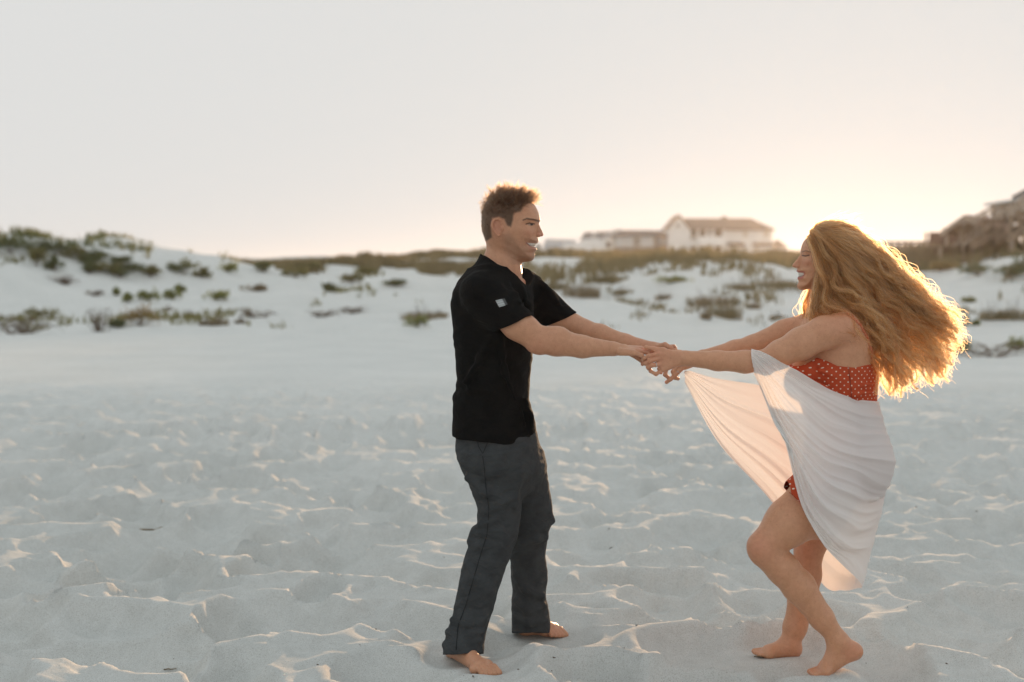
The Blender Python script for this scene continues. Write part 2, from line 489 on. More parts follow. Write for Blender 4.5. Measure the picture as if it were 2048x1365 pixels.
PL = [
 # foot of the dunes, beside the open sand
 ("twigs", 45, 668, 120, 34, "grey brown tangle of dead branches lying at the foot of the big dune", None, None),
 ("creeper", 82, 636, 95, 18, "dark low runner arching over the sand above the dead branches", None, M_OLIVE),
 ("twigs", 200, 664, 46, 46, "bare upright twigs beside the olive shrub on its sand mound", None, None),
 ("shrub", 282, 652, 80, 42, "olive and rust leaved shrub on a small sand mound", None, M_RUST),
 ("shrub", 236, 656, 34, 14, "tiny dark shrub tucked beside the rust leaved shrub", None, M_GREEN),
 ("twigs", 128, 570, 60, 18, "dark brush half buried in the smooth face of the big dune", None, None),
 ("shrub", 232, 592, 14, 13, "small round green sprig alone on the slope", None, M_BRIGHT),
 ("shrub", 256, 606, 20, 15, "green sprig just above the rust leaved shrub", None, M_BRIGHT),
 ("creeper", 296, 604, 50, 18, "yellow green creeper patch behind the rust leaved shrub", None, M_BRIGHT),
 ("creeper", 345, 600, 46, 16, "middle yellow green creeper patch on the pale slope", None, M_BRIGHT),
 ("creeper", 430, 602, 60, 14, "long yellow green creeper patch on the pale slope", None, M_BRIGHT),
 ("shrub", 360, 586, 18, 14, "single pale green sprig above the creeper patches", None, M_BRIGHT),
 ("grass", 410, 652, 22, 16, "thin grey grass sprig on flat sand by the dune foot", None, None),
 ("grass", 438, 652, 34, 26, "grey grass sprig with a tall dry stalk", None, None),
 ("grass", 480, 648, 20, 16, "small dark grass sprig next to the low brown brush", None, None),
 ("twigs", 518, 636, 66, 18, "low flattened brown brush on open sand", None, None),
 ("twigs", 648, 634, 58, 14, "dark brush forming a small peaked hump on the sand", None, None),
 ("twigs", 705, 628, 50, 14, "rusty brown sprawl of twigs on open sand", None, None),
 ("grass", 848, 640, 86, 30, "wide reddish brown dry grass clump behind the man's back", None, None),
 ("creeper", 832, 656, 54, 20, "bright green creeper in front of the reddish dry clump", None, M_BRIGHT),
 ("creeper", 508, 584, 60, 10, "faint tan creeper on the hollow between the dunes", None, M_DRY),
 ("shrub", 655, 584, 36, 14, "grey green shrub below the grassy dune crest", None, M_GREEN),
 ("shrub", 790, 572, 40, 10, "low grey shrub on the white dune slope", None, M_GREEN),
 ("grass", 335, 622, 26, 12, "thin dry tuft below the creeper patches", None, None),
 ("grass", 378, 634, 22, 14, "short grey tuft midway on the pale slope", None, None),
 ("twigs", 188, 592, 40, 10, "faint dry runner on the big dune's foot", None, None),
 ("creeper", 590, 556, 70, 16, "olive creeper spilling down from the grassy crest", None, M_OLIVE),
 ("creeper", 700, 566, 60, 14, "grey green creeper on the slope under the grassy crest", None, M_OLIVE),
 ("shrub", 735, 552, 50, 18, "olive shrub just under the grassy crest", "shrubs along the dune crest", M_OLIVE),
 ("shrub", 620, 546, 60, 20, "wide olive shrub on the grassy crest", "shrubs along the dune crest", M_OLIVE),
 ("grass", 880, 632, 30, 14, "thin grass sprig touching the man's back", None, None),
 ("grass", 1245, 590, 40, 20, "pale tuft on the white slope past the man's shoulder", None, M_GRASS),
 ("grass", 1210, 566, 60, 26, "wide brown tuft under the low beige house", None, M_GRASS),
 ("grass", 1480, 580, 60, 24, "brown tuft above the dark dense clump", None, M_GRASS),
 ("grass", 1555, 640, 30, 18, "faint tuft beside the woman's chin on the slope", None, None),
 ("grass", 1820, 560, 50, 22, "brown tuft in front of the low boardwalk", None, M_GRASS),
 # crest of the dunes
 ("shrub", 370, 548, 60, 26, "dark shrub capping the small dune knob", "shrubs along the dune crest", M_GREEN),
 ("shrub", 405, 556, 36, 18, "brownish shrub beneath the small dune knob", "shrubs along the dune crest", M_OLIVE),
 ("creeper", 455, 546, 50, 14, "bright green mat of creeper on the bare white dune", None, M_BRIGHT),
 ("shrub", 528, 544, 40, 22, "dark green shrub standing where the grassy crest begins", None, M_GREEN),
 # to the right of the man
 ("grass", 1162, 596, 70, 44, "brown grass clump beyond the man's far shoulder", None, None),
 ("grass", 1110, 580, 50, 26, "small brown grass clump at the man's far shoulder", None, M_GRASS),
 ("creeper", 1340, 568, 96, 12, "long bright green creeper strip on the white slope", None, M_BRIGHT),
 ("grass", 1425, 612, 92, 34, "spreading brown grass clump above the joined arms", None, None),
 ("grass", 1452, 638, 58, 46, "dark dense grass clump above the joined arms, lowest on the slope", None, M_GRASS),
 ("grass", 1412, 640, 18, 26, "thin upright tuft beside the dark dense clump", None, None),
 ("grass", 1328, 600, 34, 18, "faint grey tuft alone on the white slope above the hands", None, None),
 ("grass", 1508, 618, 26, 20, "small grey tuft between the dark clump and the woman", None, None),
 ("grass", 1560, 576, 110, 26, "long olive grass bank running behind the woman's face", None, M_GRASS),
 # right edge
 ("grass", 1985, 640, 56, 36, "dark upright grass clump on the slope below the wooden stair", None, M_GRASS),
 ("grass", 2030, 640, 52, 42, "taller dark grass clump next to the upright clump below the stair", None, M_GRASS),
 ("twigs", 1980, 714, 150, 28, "long dark heap of dead branches on sand beyond the blowing hair", None, None),
 ("creeper", 1922, 706, 44, 26, "green creeper at the end of the branch heap by the hair tips", None, M_BRIGHT),
 ("creeper", 2034, 704, 50, 26, "green creeper growing over the branch heap", None, M_BRIGHT),
 ("creeper", 1936, 606, 34, 8, "small green creeper on the pale slope under the boardwalk", None, M_BRIGHT),
 ("shrub", 1952, 652, 12, 8, "tiny green sprig above the branch heap", None, M_BRIGHT),
 ("shrub", 1880, 545, 60, 18, "brown shrub at the base of the gabled shelter", None, M_RUST),
 ("shrub", 1960, 552, 70, 24, "dark shrub under the boardwalk deck", "shrubs under the boardwalk", M_GREEN),
 ("shrub", 2015, 556, 70, 34, "tall dark shrub under the tall stair", "shrubs under the boardwalk", M_GREEN),
 ("shrub", 2060, 556, 80, 50, "large dark shrub beneath the tall porch", "shrubs under the boardwalk", M_GREEN),
]
for (kd, px, py, wp, hp, lab, grp, mt) in PL:
    plant(kd, px, py, wp, hp, lab, None, grp, mt)

# vegetation on the big dune: separate shrubs over a mat of low cover
for i, (px, py, wp, hp, lab) in enumerate([
   (20, 508, 80, 40, "dark shrub at the top of the big dune"), (70, 512, 70, 42, "dense dark shrub on the top of the big dune, over the sand face"),
   (72, 532, 44, 36, "blackish green shrub hanging over the big dune's sand face"), (112, 546, 40, 30, "dark shrub low on the big dune's sand face"),
   (115, 512, 60, 30, "grey green shrub on the big dune's shoulder"), (150, 520, 60, 24, "olive shrub on the descending ridge of the big dune"),
   (185, 532, 60, 24, "shrub midway down the big dune's ridge"), (178, 548, 34, 20, "small bright shrub under the ridge on bare sand"),
   (215, 548, 60, 26, "dark shrub in the line running down the big dune"), (240, 558, 50, 28, "brown green shrub near the end of the ridge line"),
   (262, 552, 60, 24, "olive shrub at the low end of the big dune"), (300, 556, 40, 22, "dark shrub at the end of the big dune"),
   (240, 532, 60, 16, "sparse shrub on the crest of the descending ridge"), (200, 520, 50, 14, "sparse low shrub on the big dune's skyline"),
   (-30, 505, 90, 50, "bushy dark shrub on the highest part of the big dune")]):
    plant("shrub", px, py, wp, hp, lab, None, "shrubs on the big dune", (M_GREEN, M_GREEN, M_OLIVE)[i % 3])

def grass_field(name, n, region, h, label, m, seed, dens, wmul=1.0, cat="dune grass"):
    """uncountable dune grass: many blades rooted on the terrain inside region(x,y)->density"""
    r = np.random.default_rng(seed)
    x0, x1, y0, y1 = region
    X = x0 + (x1 - x0) * r.random(n * 4); Y = y0 + (y1 - y0) * r.random(n * 4)
    keep = r.random(n * 4) < dens(X, Y)
    X, Y = X[keep][:n], Y[keep][:n]
    Z = terrain(X, Y); k = len(X)
    # five blades per root
    B = 4
    X, Y, Z = np.repeat(X, B), np.repeat(Y, B), np.repeat(Z, B); k *= B
    X = X + r.normal(size=k) * .09; Y = Y + r.normal(size=k) * .09
    hh = h * (.45 + .75 * r.random(k)); a = r.random(k) * 6.28; ln = hh * (.15 + .5 * r.random(k))
    w = 0.0006 * Y * wmul * (.6 + .8 * r.random(k))
    s = np.stack([np.cos(a + 1.3), np.sin(a + 1.3) * .3, 0 * a], 1) * w[:, None]
    b = np.stack([X, Y, Z - .05], 1)
    mid = b + np.stack([np.cos(a) * ln * .3, np.sin(a) * ln * .3, hh * .62], 1)
    tip = b + np.stack([np.cos(a) * ln, np.sin(a) * ln, hh], 1)
    v = np.stack([b - s, b + s, mid + s, mid - s, tip], 1).reshape(-1, 3)
    i = 5 * np.arange(k)[:, None]
    tri = np.vstack([i + np.array([[0, 1, 2]]), i + np.array([[0, 2, 3]]), i + np.array([[3, 2, 4]])])
    add_obj(name, new_mesh(name, v, tri), m, label=label, category=cat, kind="stuff")

def patch(x, y, s, lo, hi, sc=5.0):
    return sstep(lo, hi, fbm(x / sc, y / (sc * 1.6), s, 4))

grass_field("dune_grass", 5200, (-40, -9, 44, 66), 0.42, "green scrubby grass covering the big dune", M_GREEN, 3,
            lambda x, y: sstep(2.35, 2.75, terrain_base(x, y) + .25 * fbm(x / 2, y / 2, 5)) * patch(x, y, 8, -.05, .3, 3.0))
grass_field("dune_grass", 6500, (-22, 2, 62, 84), 0.5, "olive grass patches on the low dune crest", M_GRASS, 4,
            lambda x, y: patch(x, y, 15, .0, .2, 2.6))
grass_field("dune_grass", 20000, (-8, 44, 54, 115), 0.7, "brown dune grass belt below the beach houses", M_GRASS, 5,
            lambda x, y: sstep(-3, 4, x + .1 * (y - 70)) * patch(x, y, 25, -.15, .12, 5.0) * (.25 + .75 * sstep(56, 72, y)), 1.2)
grass_field("dune_grass", 1500, (0, 26, 44, 66), 0.4, "thin scattered grass on the white slope", M_GRASS, 6,
            lambda x, y: patch(x, y, 35, .05, .5, 3.0) * .8)
grass_field("dune_grass", 9000, (15, 44, 55, 72), 0.95, "dark brown brush growing along the boardwalk", M_DRY, 9,
            lambda x, y: sstep(56, 58, y + 2 * fbm(x / 4, y / 4, 3)) , 1.3)

grass_field("dune_grass", 1300, (-24, -3, 35, 60), 0.26, "sparse green sprigs scattered between the shrubs on the pale slope", M_OLIVE, 41,
            lambda x, y: patch(x, y, 45, .12, .45, 2.2) * .9)
grass_field("dune_grass", 700, (2, 26, 30, 50), 0.28, "sparse grey sprigs scattered low on the white slope", M_GRASS, 43,
            lambda x, y: patch(x, y, 55, .2, .5, 2.0) * .9)

# shell grit and bits of dried wrack on the trodden sand
def build_grit():
    r = np.random.default_rng(77); b = MB()
    for q in range(110):
        y = 4.4 + 7 * r.random() ** 1.6; x = (r.random() - .5) * 1.1 * y
        z = tz(x, y); s_ = .0022 + .004 * r.random() ** 3; a = r.random() * 6.28
        e = np.array([math.cos(a), math.sin(a), .2 * r.normal()]) * s_ * (1 + 2 * r.random()); f = np.array([-math.sin(a), math.cos(a), 0]) * s_ * .7
        c = np.array([x, y, z + .001]); u = np.array([0, 0, s_ * .7])
        b.add([c - e, c + f, c + e, c - f, c + u, c - u], [(0, 1, 4), (1, 2, 4), (2, 3, 4), (3, 0, 4), (1, 0, 5), (2, 1, 5), (3, 2, 5), (0, 3, 5)])
    add_obj("shell_grit", b.mesh("shell_grit"), M_TWIG, label="dark specks of shell grit and wrack strewn over the sand", category="grit", kind="stuff")
build_grit()
# ---------------------------------------------------------------- beach houses behind the dunes
M_WHITE = mat("white_siding", (0.74, 0.74, 0.73), 0.6, var=0.05, scale=0.6, bump=0.1, bscale=3)
M_TRIM = mat("white_trim", (0.78, 0.78, 0.77), 0.5, var=0.03, scale=1.0)
M_ROOF = mat("grey_brown_shingle", (0.17, 0.145, 0.14), 0.85, var=0.2, scale=3)
M_ROOFG = mat("slate_grey_shingle", (0.16, 0.165, 0.18), 0.85, var=0.2, scale=3)
M_BROWN = mat("brown_siding", (0.20, 0.125, 0.10), 0.7, var=0.15, scale=2)
M_BEIGE = mat("beige_siding", (0.55, 0.50, 0.44), 0.7, var=0.08, scale=1)
M_GLASS = mat("window_glass", (0.10, 0.085, 0.075), 0.12, var=0.2, scale=1, spec=0.6)
M_DOOR = mat("dark_door", (0.10, 0.06, 0.045), 0.5, var=0.2, scale=2)
M_WOOD = mat("weathered_wood", (0.235, 0.175, 0.13), 0.85, var=0.25, scale=2.5, bump=0.2, bscale=9)
M_RAIL = mat("sun_bleached_rail", (0.46, 0.38, 0.31), 0.85, var=0.15, scale=2.5)
M_GREYROOF = mat("pale_grey_metal_roof", (0.40, 0.42, 0.44), 0.6, var=0.06, scale=1)

def part(parent, name, builder, m, label=None):
    b = MB(); builder(b)
    return add_obj(name, b.mesh(name), m, parent, label=label)

def boxpart(parent, name, m, *c):
    return part(parent, name, lambda b: b.box(*c), m)

class House:
    """coordinates in photograph pixels on the facade plane: u to the right, v up (both from the anchor), d = metres behind the facade"""
    def __init__(s, name, px, py, Y, label, category="house", group=None):
        s.k = Y / F_PX; s.px, s.py = px, py
        s.o = thing(name, W(px, py, Y), label, category, group)
    def x(s, px): return (px - s.px) * s.k
    def z(s, py): return (s.py - py) * s.k
    def box(s, name, m, px0, px1, py0, py1, d0, d1, parent=None):
        return boxpart(parent or s.o, name, m, s.x(px0), s.x(px1), d0, d1, s.z(py1), s.z(py0))
    def window(s, px0, px1, py0, py1, d=0.0, frame=M_TRIM, glass=M_GLASS, bars=True):
        x0, x1, z0, z1 = s.x(px0), s.x(px1), s.z(py1), s.z(py0); t = .09
        def fr(b):
            b.box(x0 - t, x0, d - .06, d + .02, z0 - t, z1 + t); b.box(x1, x1 + t, d - .06, d + .02, z0 - t, z1 + t)
            b.box(x0, x1, d - .06, d + .02, z1, z1 + t); b.box(x0, x1, d - .06, d + .02, z0 - t, z0)
            if bars: b.box(x0, x1, d - .045, d + .01, (z0 + z1) / 2 - .03, (z0 + z1) / 2 + .03)
        w = part(s.o, "window", fr, frame)
        boxpart(w, "pane", glass, x0, x1, d - .03, d - .012, z0, z1)
        return w
    def railing(s, px0, px1, py_top, py_bot, d, m=M_TRIM, n=None, name="railing"):
        x0, x1, z0, z1 = s.x(px0), s.x(px1), s.z(py_bot), s.z(py_top)
        n = n or max(3, int((x1 - x0) / .45))
        r = boxpart(s.o, name, m, x0, x1, d - .06, d + .06, z1 - .1, z1)
        boxpart(r, "bottom_rail", m, x0, x1, d - .04, d + .04, z0 + .05, z0 + .15)
        me = None
        for i in range(n + 1):
            xx = x0 + (x1 - x0) * i / n
            if me is None:
                b = MB(); b.box(-.07, .07, -.03, .03, 0, z1 - z0 - .25); me = b.mesh("baluster"); me.materials.append(m)
            add_obj("baluster", me, None, r, (xx, d, z0 + .15))
        return r

# --- large white house
H = House("beach_house", 1335, 516, 240, "large white two storey beach house with twin porches and grey brown roof", group="houses behind the dunes")
k = H.k
H.box("foundation", M_TRIM, 1330, 1560, 512, 524, -.4, 9)
H.box("wall", M_WHITE, 1378.5, 1549, 458, 512, 2.2, 9)
H.box("wing_wall", M_WHITE, 1337, 1378, 458, 512, 0, 9.5)
def g(b):
    b.prism([(H.x(1337), 0.01, H.z(458)), (H.x(1378), 0.01, H.z(458)), (H.x(1357.5), 0.01, H.z(434))], (0, .3, 0))
part(H.o, "gable", g, M_WHITE)
def rf(b):   # wing gable roof: two thick slopes running back
    for sx, e in ((1334.5, 1), (1380.5, -1)):
        a = np.array([H.x(sx), -.5, H.z(460)]); r_ = np.array([H.x(1357.5), -.5, H.z(431.5)])
        up = np.array([0, 0, .22])
        b.prism([a, r_, r_ + up, a + up] if e > 0 else [r_, a, a + up, r_ + up], (0, 10.5, 0))
roof = part(H.o, "wing_roof", rf, M_ROOF)
def mr(b):   # main hip roof with long ridge
    e0, e1 = H.x(1372), H.x(1553); f0, f1 = 1.6, 10.2; zE = H.z(458.5); zR = H.z(434.5)
    m_ = (f0 + f1) / 2
    v = [(e0, f0, zE), (e1, f0, zE), (e1, f1, zE), (e0, f1, zE), (H.x(1360), m_, zR), (H.x(1512), m_, zR)]
    b.add(v, [(0, 1, 5, 4), (1, 2, 5), (2, 3, 4, 5), (3, 0, 4), (0, 3, 2, 1)])
    b.box(e0, e1, f0, f1, zE - .25, zE - .02)
part(H.o, "main_roof", mr, M_ROOF)
def cr(b):   # cross hip in the middle
    v = [(H.x(1426), 1.2, H.z(458.2)), (H.x(1490), 1.2, H.z(458.2)), (H.x(1455), 5.9, H.z(430)), (H.x(1460), 5.9, H.z(430)), (H.x(1426), 5.9, H.z(458)), (H.x(1490), 5.9, H.z(458))]
    b.add(v, [(0, 1, 3, 2), (1, 5, 3), (0, 2, 4), (2, 3, 5, 4), (0, 4, 5, 1)])
part(H.o, "cross_roof", cr, M_ROOF)
H.box("balcony_floor", M_TRIM, 1378, 1450, 487, 491, .3, 2.19)
for py0, py1 in ((459, 488), (491, 513)):
    for px in (1380, 1398, 1416, 1428, 1449):
        H.box("porch_column", M_TRIM, px - 1.2, px + 1.2, py0, py1, .35, .6)
H.box("balcony_panel", M_TRIM, 1399, 1448, 473.5, 487, .30, .34)
H.railing(1380, 1397, 474, 487, .45)
for a, b_, c, d_, m_ in ((1384, 1396, 460, 478, M_GLASS), (1401, 1413, 460, 476, M_DOOR), (1417, 1424, 460, 476, M_GLASS), (1430, 1447, 459.5, 474, M_DOOR),
                 (1383, 1394, 494, 510, M_DOOR), (1403, 1413, 493, 510, M_GLASS), (1416, 1421, 493, 505, M_DOOR), (1429, 1446, 492.5, 510, M_DOOR)):
    H.window(a, b_, c, d_, 2.19, glass=m_)
for a, b_, c, d_ in ((1345, 1350, 498, 510), (1354, 1359, 498, 510), (1352, 1358, 450, 455)):
    H.window(a, b_, c, d_, 0)
for a, b_, c, d_ in ((1489, 1499, 462, 474), (1466, 1474, 494, 508), (1513, 1521, 494, 510), (1531, 1541, 462, 474), (1480, 1487, 494, 506)):
    H.window(a, b_, c, d_, 2.2, glass=M_BEIGE)
for a, b_ in ((1458, 1492), (1509, 1548)):
    def aw(b, a=a, b_=b_):
        b.prism([(H.x(a), 1.0, H.z(492)), (H.x(a), 2.19, H.z(492)), (H.x(a), 2.19, H.z(484.5))], (H.x(b_) - H.x(a), 0, 0))
    part(H.o, "pent_roof", aw, M_ROOF)
H.railing(1331, 1376, 509, 518, -.6)

# --- small hipped annex beside it
A = House("annex", 1551, 516, 246, "small hip roofed annex standing next to the large white house", "annex", "houses behind the dunes")
A.box("wall", M_WHITE, 1553, 1574, 496, 520, .4, 5)
def ar(b):
    v = [(A.x(1549), 0, A.z(497)), (A.x(1577), 0, A.z(497)), (A.x(1577), 5.4, A.z(497)), (A.x(1549), 5.4, A.z(497)), (A.x(1555), 2.7, A.z(480)), (A.x(1564), 2.7, A.z(480))]
    b.add(v, [(0, 1, 5, 4), (1, 2, 5), (2, 3, 4, 5), (3, 0, 4), (0, 3, 2, 1)])
part(A.o, "roof", ar, M_ROOF)
A.window(1559, 1566, 502, 512, .4)

# --- brown roofed house
B = House("beach_house", 1228, 514, 225, "low beige and brown beach house with long brown hip roof", group="houses behind the dunes")
B.box("wall", M_BEIGE, 1231, 1312, 470, 520, 1.2, 8)
B.box("side_wall", M_BROWN, 1312.5, 1336, 470, 520, .6, 8)
def br(b):
    v = [(B.x(1222), .2, B.z(473)), (B.x(1339), .2, B.z(471)), (B.x(1339), 9, B.z(471)), (B.x(1222), 9, B.z(473)), (B.x(1248), 4.5, B.z(459)), (B.x(1326), 4.5, B.z(459.5))]
    b.add(v, [(0, 1, 5, 4), (1, 2, 5), (2, 3, 4, 5), (3, 0, 4), (0, 3, 2, 1)])
part(B.o, "roof", br, M_ROOF)
for a, b_, c, d_, gl in ((1234, 1248, 476, 498, M_WHITE), (1251, 1266, 475, 498, M_WHITE), (1271, 1278, 478, 488, M_DOOR), (1283, 1294, 475, 496, M_WHITE), (1296, 1307, 475, 494, M_WHITE)):
    B.window(a, b_, c, d_, 1.2, glass=gl)
B.window(1316, 1322, 478, 490, .6); B.window(1327, 1333, 478, 490, .6)
B.box("deck", M_WOOD, 1228, 1334, 499, 502, -.8, 1.19)
B.railing(1228, 1334, 494, 499.5, -.7, M_WOOD, 24)
for px in (1230, 1250, 1270, 1290, 1310, 1332):
    B.box("deck_post", M_WOOD, px - 1, px + 1, 502, 522, -.75, -.5)

# --- white house with dormer
C_ = House("beach_house", 1128, 514, 255, "white beach house with slate gables and a wide white deck", group="houses behind the dunes")
C_.box("wall", M_WHITE, 1166, 1232, 478, 520, 1.5, 9)
C_.box("wing_wall", M_WHITE, 1206, 1228, 474, 520, .3, 8.8)
C_.box("deck", M_TRIM, 1127, 1206, 487, 506, -1.2, 1.49)
C_.box("deck_shade", M_TRIM, 1165, 1206, 478.5, 486.5, .2, 1.48)
for px in (1129, 1145, 1161, 1177, 1193, 1204):
    C_.box("deck_post", M_TRIM, px - 1, px + 1, 506, 522, -1.1, -.8)
def c1(b):
    v = [(C_.x(1164), .8, C_.z(480)), (C_.x(1236), .8, C_.z(480)), (C_.x(1236), 9.5, C_.z(480)), (C_.x(1164), 9.5, C_.z(480)), (C_.x(1171), 5, C_.z(463.5)), (C_.x(1236), 5, C_.z(461))]
    b.add(v, [(0, 1, 5, 4), (1, 2, 5), (2, 3, 4, 5), (3, 0, 4), (0, 3, 2, 1)])
part(C_.o, "roof", c1, M_ROOFG)
def c2(b):
    v = [(C_.x(1200), -.1, C_.z(478)), (C_.x(1262), -.1, C_.z(467)), (C_.x(1240), -.1, C_.z(459)), (C_.x(1228), -.1, C_.z(460))]
    b.prism(v[::-1], (0, 9.0, 0))
part(C_.o, "wing_roof", c2, M_GREYROOF)
def c3(b):
    b.prism([(C_.x(1182), .5, C_.z(478)), (C_.x(1197), .5, C_.z(478)), (C_.x(1189.5), .5, C_.z(463))], (0, 3, 0))
part(C_.o, "dormer", c3, M_WHITE)
for a, b_, c, d_ in ((1186, 1193, 470, 476), ):
    C_.window(a, b_, c, d_, .49)
for a, b_ in ((1164, 1170), (1178, 1184), (1196, 1202)):
    C_.window(a, b_, 507.5, 513, 1.49, bars=False)
C_.window(1212, 1222, 484, 496, .3)

# --- grey house
D = House("beach_house", 1070, 512, 270, "pale grey house with a broad plain roof partly behind the man's head", group="houses behind the dunes")
D.box("wall", M_WHITE, 1068, 1150, 496, 518, 1, 9)
def d1(b):
    v = [(D.x(1084), .2, D.z(503)), (D.x(1160), .2, D.z(504)), (D.x(1160), 9, D.z(504)), (D.x(1084), 9, D.z(503)), (D.x(1092), 4.5, D.z(477)), (D.x(1152), 4.5, D.z(479))]
    b.add(v, [(0, 1, 5, 4), (1, 2, 5), (2, 3, 4, 5), (3, 0, 4), (0, 3, 2, 1)])
part(D.o, "roof", d1, M_GREYROOF)
def d2(b):
    b.prism([(D.x(1064), .1, D.z(503)), (D.x(1090), .1, D.z(503)), (D.x(1077), .1, D.z(482))], (0, 6, 0))
part(D.o, "gable", d2, M_WHITE)
D.window(1072, 1080, 490, 498, .09)

# ---------------------------------------------------------------- wooden beach access at the right: shelter, stairs, boardwalk, tall porch
BY = 58.0
S = House("beach_shelter", 1870, 545, BY, "brown gabled wooden shelter with a sloping handrail", "shelter")
S.box("deck", M_WOOD, 1872, 1962, 492, 496, -.6, 2.6)
for px, dd in ((1874, -.5), (1916, -.5), (1958, -.5), (1874, 2.5), (1958, 2.5)):
    S.box("post", M_RAIL, px - 2.4, px + 2.4, 496.2, 560, dd, dd + .14)
for px, dd in ((1886, -.45), (1912, -.45), (1946, -.45), (1886, 2.4), (1946, 2.4)):
    S.box("roof_post", M_RAIL, px - 2.2, px + 2.2, 462, 491.8, dd, dd + .12)
S.box("beam", M_WOOD, 1880, 1954, 458, 461.8, -.5, -.3)
for sx, e in ((1866, 1), (1958, -1)):
    def sl(b, sx=sx, e=e):
        a = np.array([S.x(sx), -.9, S.z(472)]); r_ = np.array([S.x(1913), -.9, S.z(439.5)]); up = np.array([0, 0, .16])
        b.prism([a, r_, r_ + up, a + up] if e > 0 else [r_, a, a + up, r_ + up], (2.9, 3.0, 0))
    part(S.o, "roof_slope", sl, M_BROWN)
    def bg(b, sx=sx, e=e):
        a = np.array([S.x(sx), -.98, S.z(475)]); r_ = np.array([S.x(1913), -.98, S.z(442)]); up = np.array([0, 0, .2])
        b.prism([a, r_, r_ + up, a + up] if e > 0 else [r_, a, a + up, r_ + up], (0, .07, 0))
    part(S.o, "barge_board", bg, M_RAIL)
def gw(b):
    b.prism([(S.x(1884), -.3, S.z(464)), (S.x(1944), -.3, S.z(464)), (S.x(1913), -.3, S.z(444))], (0, .08, 0))
part(S.o, "gable_boards", gw, M_WOOD)
S.box("back_wall", M_BROWN, 1890, 2010, 462, 491.5, 2.2, 2.3)
for i in range(10):
    S.box("skirt_board", M_BROWN, 1874 + i * 8.6, 1881.8 + i * 8.6, 497, 548 - 3 * (i % 2), .4, .44)

def stair(o, H_, px0, py0, px1, py1, d0, d1, n, width=1.2, m=M_WOOD):
    """flight from the foot (px0,py0) to the head (px1,py1): two stringers, treads, sloped handrails with posts"""
    a = np.array([H_.x(px0), 0, H_.z(py0)]); c = np.array([H_.x(px1), 0, H_.z(py1)])
    for dd in (d0, d0 + width):
        def st(b, dd=dd):
            b.prism([a + [0, dd, -.25], c + [0, dd, -.25], c + [0, dd, .02], a + [0, dd, .02]], (0, .06, 0))
        part(o, "stringer", st, m)
        def hr(b, dd=dd):
            b.prism([a + [0, dd, .88], c + [0, dd, .88], c + [0, dd, 1.0], a + [0, dd, 1.0]], (0, .09, 0))
        part(o, "handrail", hr, M_RAIL)
        for t in np.linspace(0.04, .96, 4):
            q = a + (c - a) * t
            boxpart(o, "rail_post", m, q[0] - .045, q[0] + .045, dd - .05, dd - .002, q[2] - .2, q[2] + .9)
    me = None
    for i in range(n):
        q = a + (c - a) * (i + .5) / n
        boxpart(o, "tread", m, q[0] - .15, q[0] + .15, d0 + .065, d0 + width - .005, q[2] - .02, q[2] + .03)

SS = House("wooden_stair", 1900, 552, BY, "wooden stair climbing from the sand up to the gabled shelter", "stair")
stair(SS.o, SS, 1893, 535, 1948, 495, -2.0, -.8, 7)

T = House("porch_tower", 2010, 556, BY - 3, "tall pale porch with a white gable and dark posts above the long stair", "porch")
T.box("deck", M_WOOD, 2016, 2110, 436, 441, -.3, 3)
for px, dd in ((2020, -.2), (2062, -.2), (2104, -.2), (2020, 2.8), (2104, 2.8)):
    T.box("support_post", M_RAIL, px - 3.2, px + 3.2, 441.2, 580, dd, dd + .16)
for px, dd in ((2022, -.2), (2062, -.2), (2102, -.2)):
    T.box("porch_post", M_RAIL, px - 3.4, px + 3.4, 405, 435.8, dd, dd + .16)
T.box("back_wall", M_WHITE, 2024, 2108, 405, 435.8, 2.2, 2.6)
T.window(2040, 2050, 415, 430, 2.19); T.window(2066, 2076, 415, 430, 2.19)
T.box("lintel", M_TRIM, 2014, 2112, 400.5, 404.8, -.35, 2.9)
def tg(b):
    b.prism([(T.x(2014), -.25, T.z(400)), (T.x(2112), -.25, T.z(400)), (T.x(2063), -.25, T.z(374))], (0, .12, 0))
part(T.o, "gable", tg, M_WHITE)
for sx, e in ((2010, 1), (2116, -1)):
    def sl(b, sx=sx, e=e):
        a = np.array([T.x(sx), -.6, T.z(401.5)]); r_ = np.array([T.x(2063), -.6, T.z(373)]); up = np.array([0, 0, .14])
        b.prism([a, r_, r_ + up, a + up] if e > 0 else [r_, a, a + up, r_ + up], (1.6, 3.2, 0))
    part(T.o, "roof_slope", sl, M_ROOFG)
T.railing(2024, 2104, 424, 436, -.15, M_WOOD, 10)

TS = House("wooden_stair", 1960, 545, BY - 3, "long wooden stair rising to the tall porch", "stair")
stair(TS.o, TS, 1985, 478, 2050, 436, -1.6, -.4, 8)
stair(TS.o, TS, 1952, 490, 2018, 452, .6, 1.5, 8)

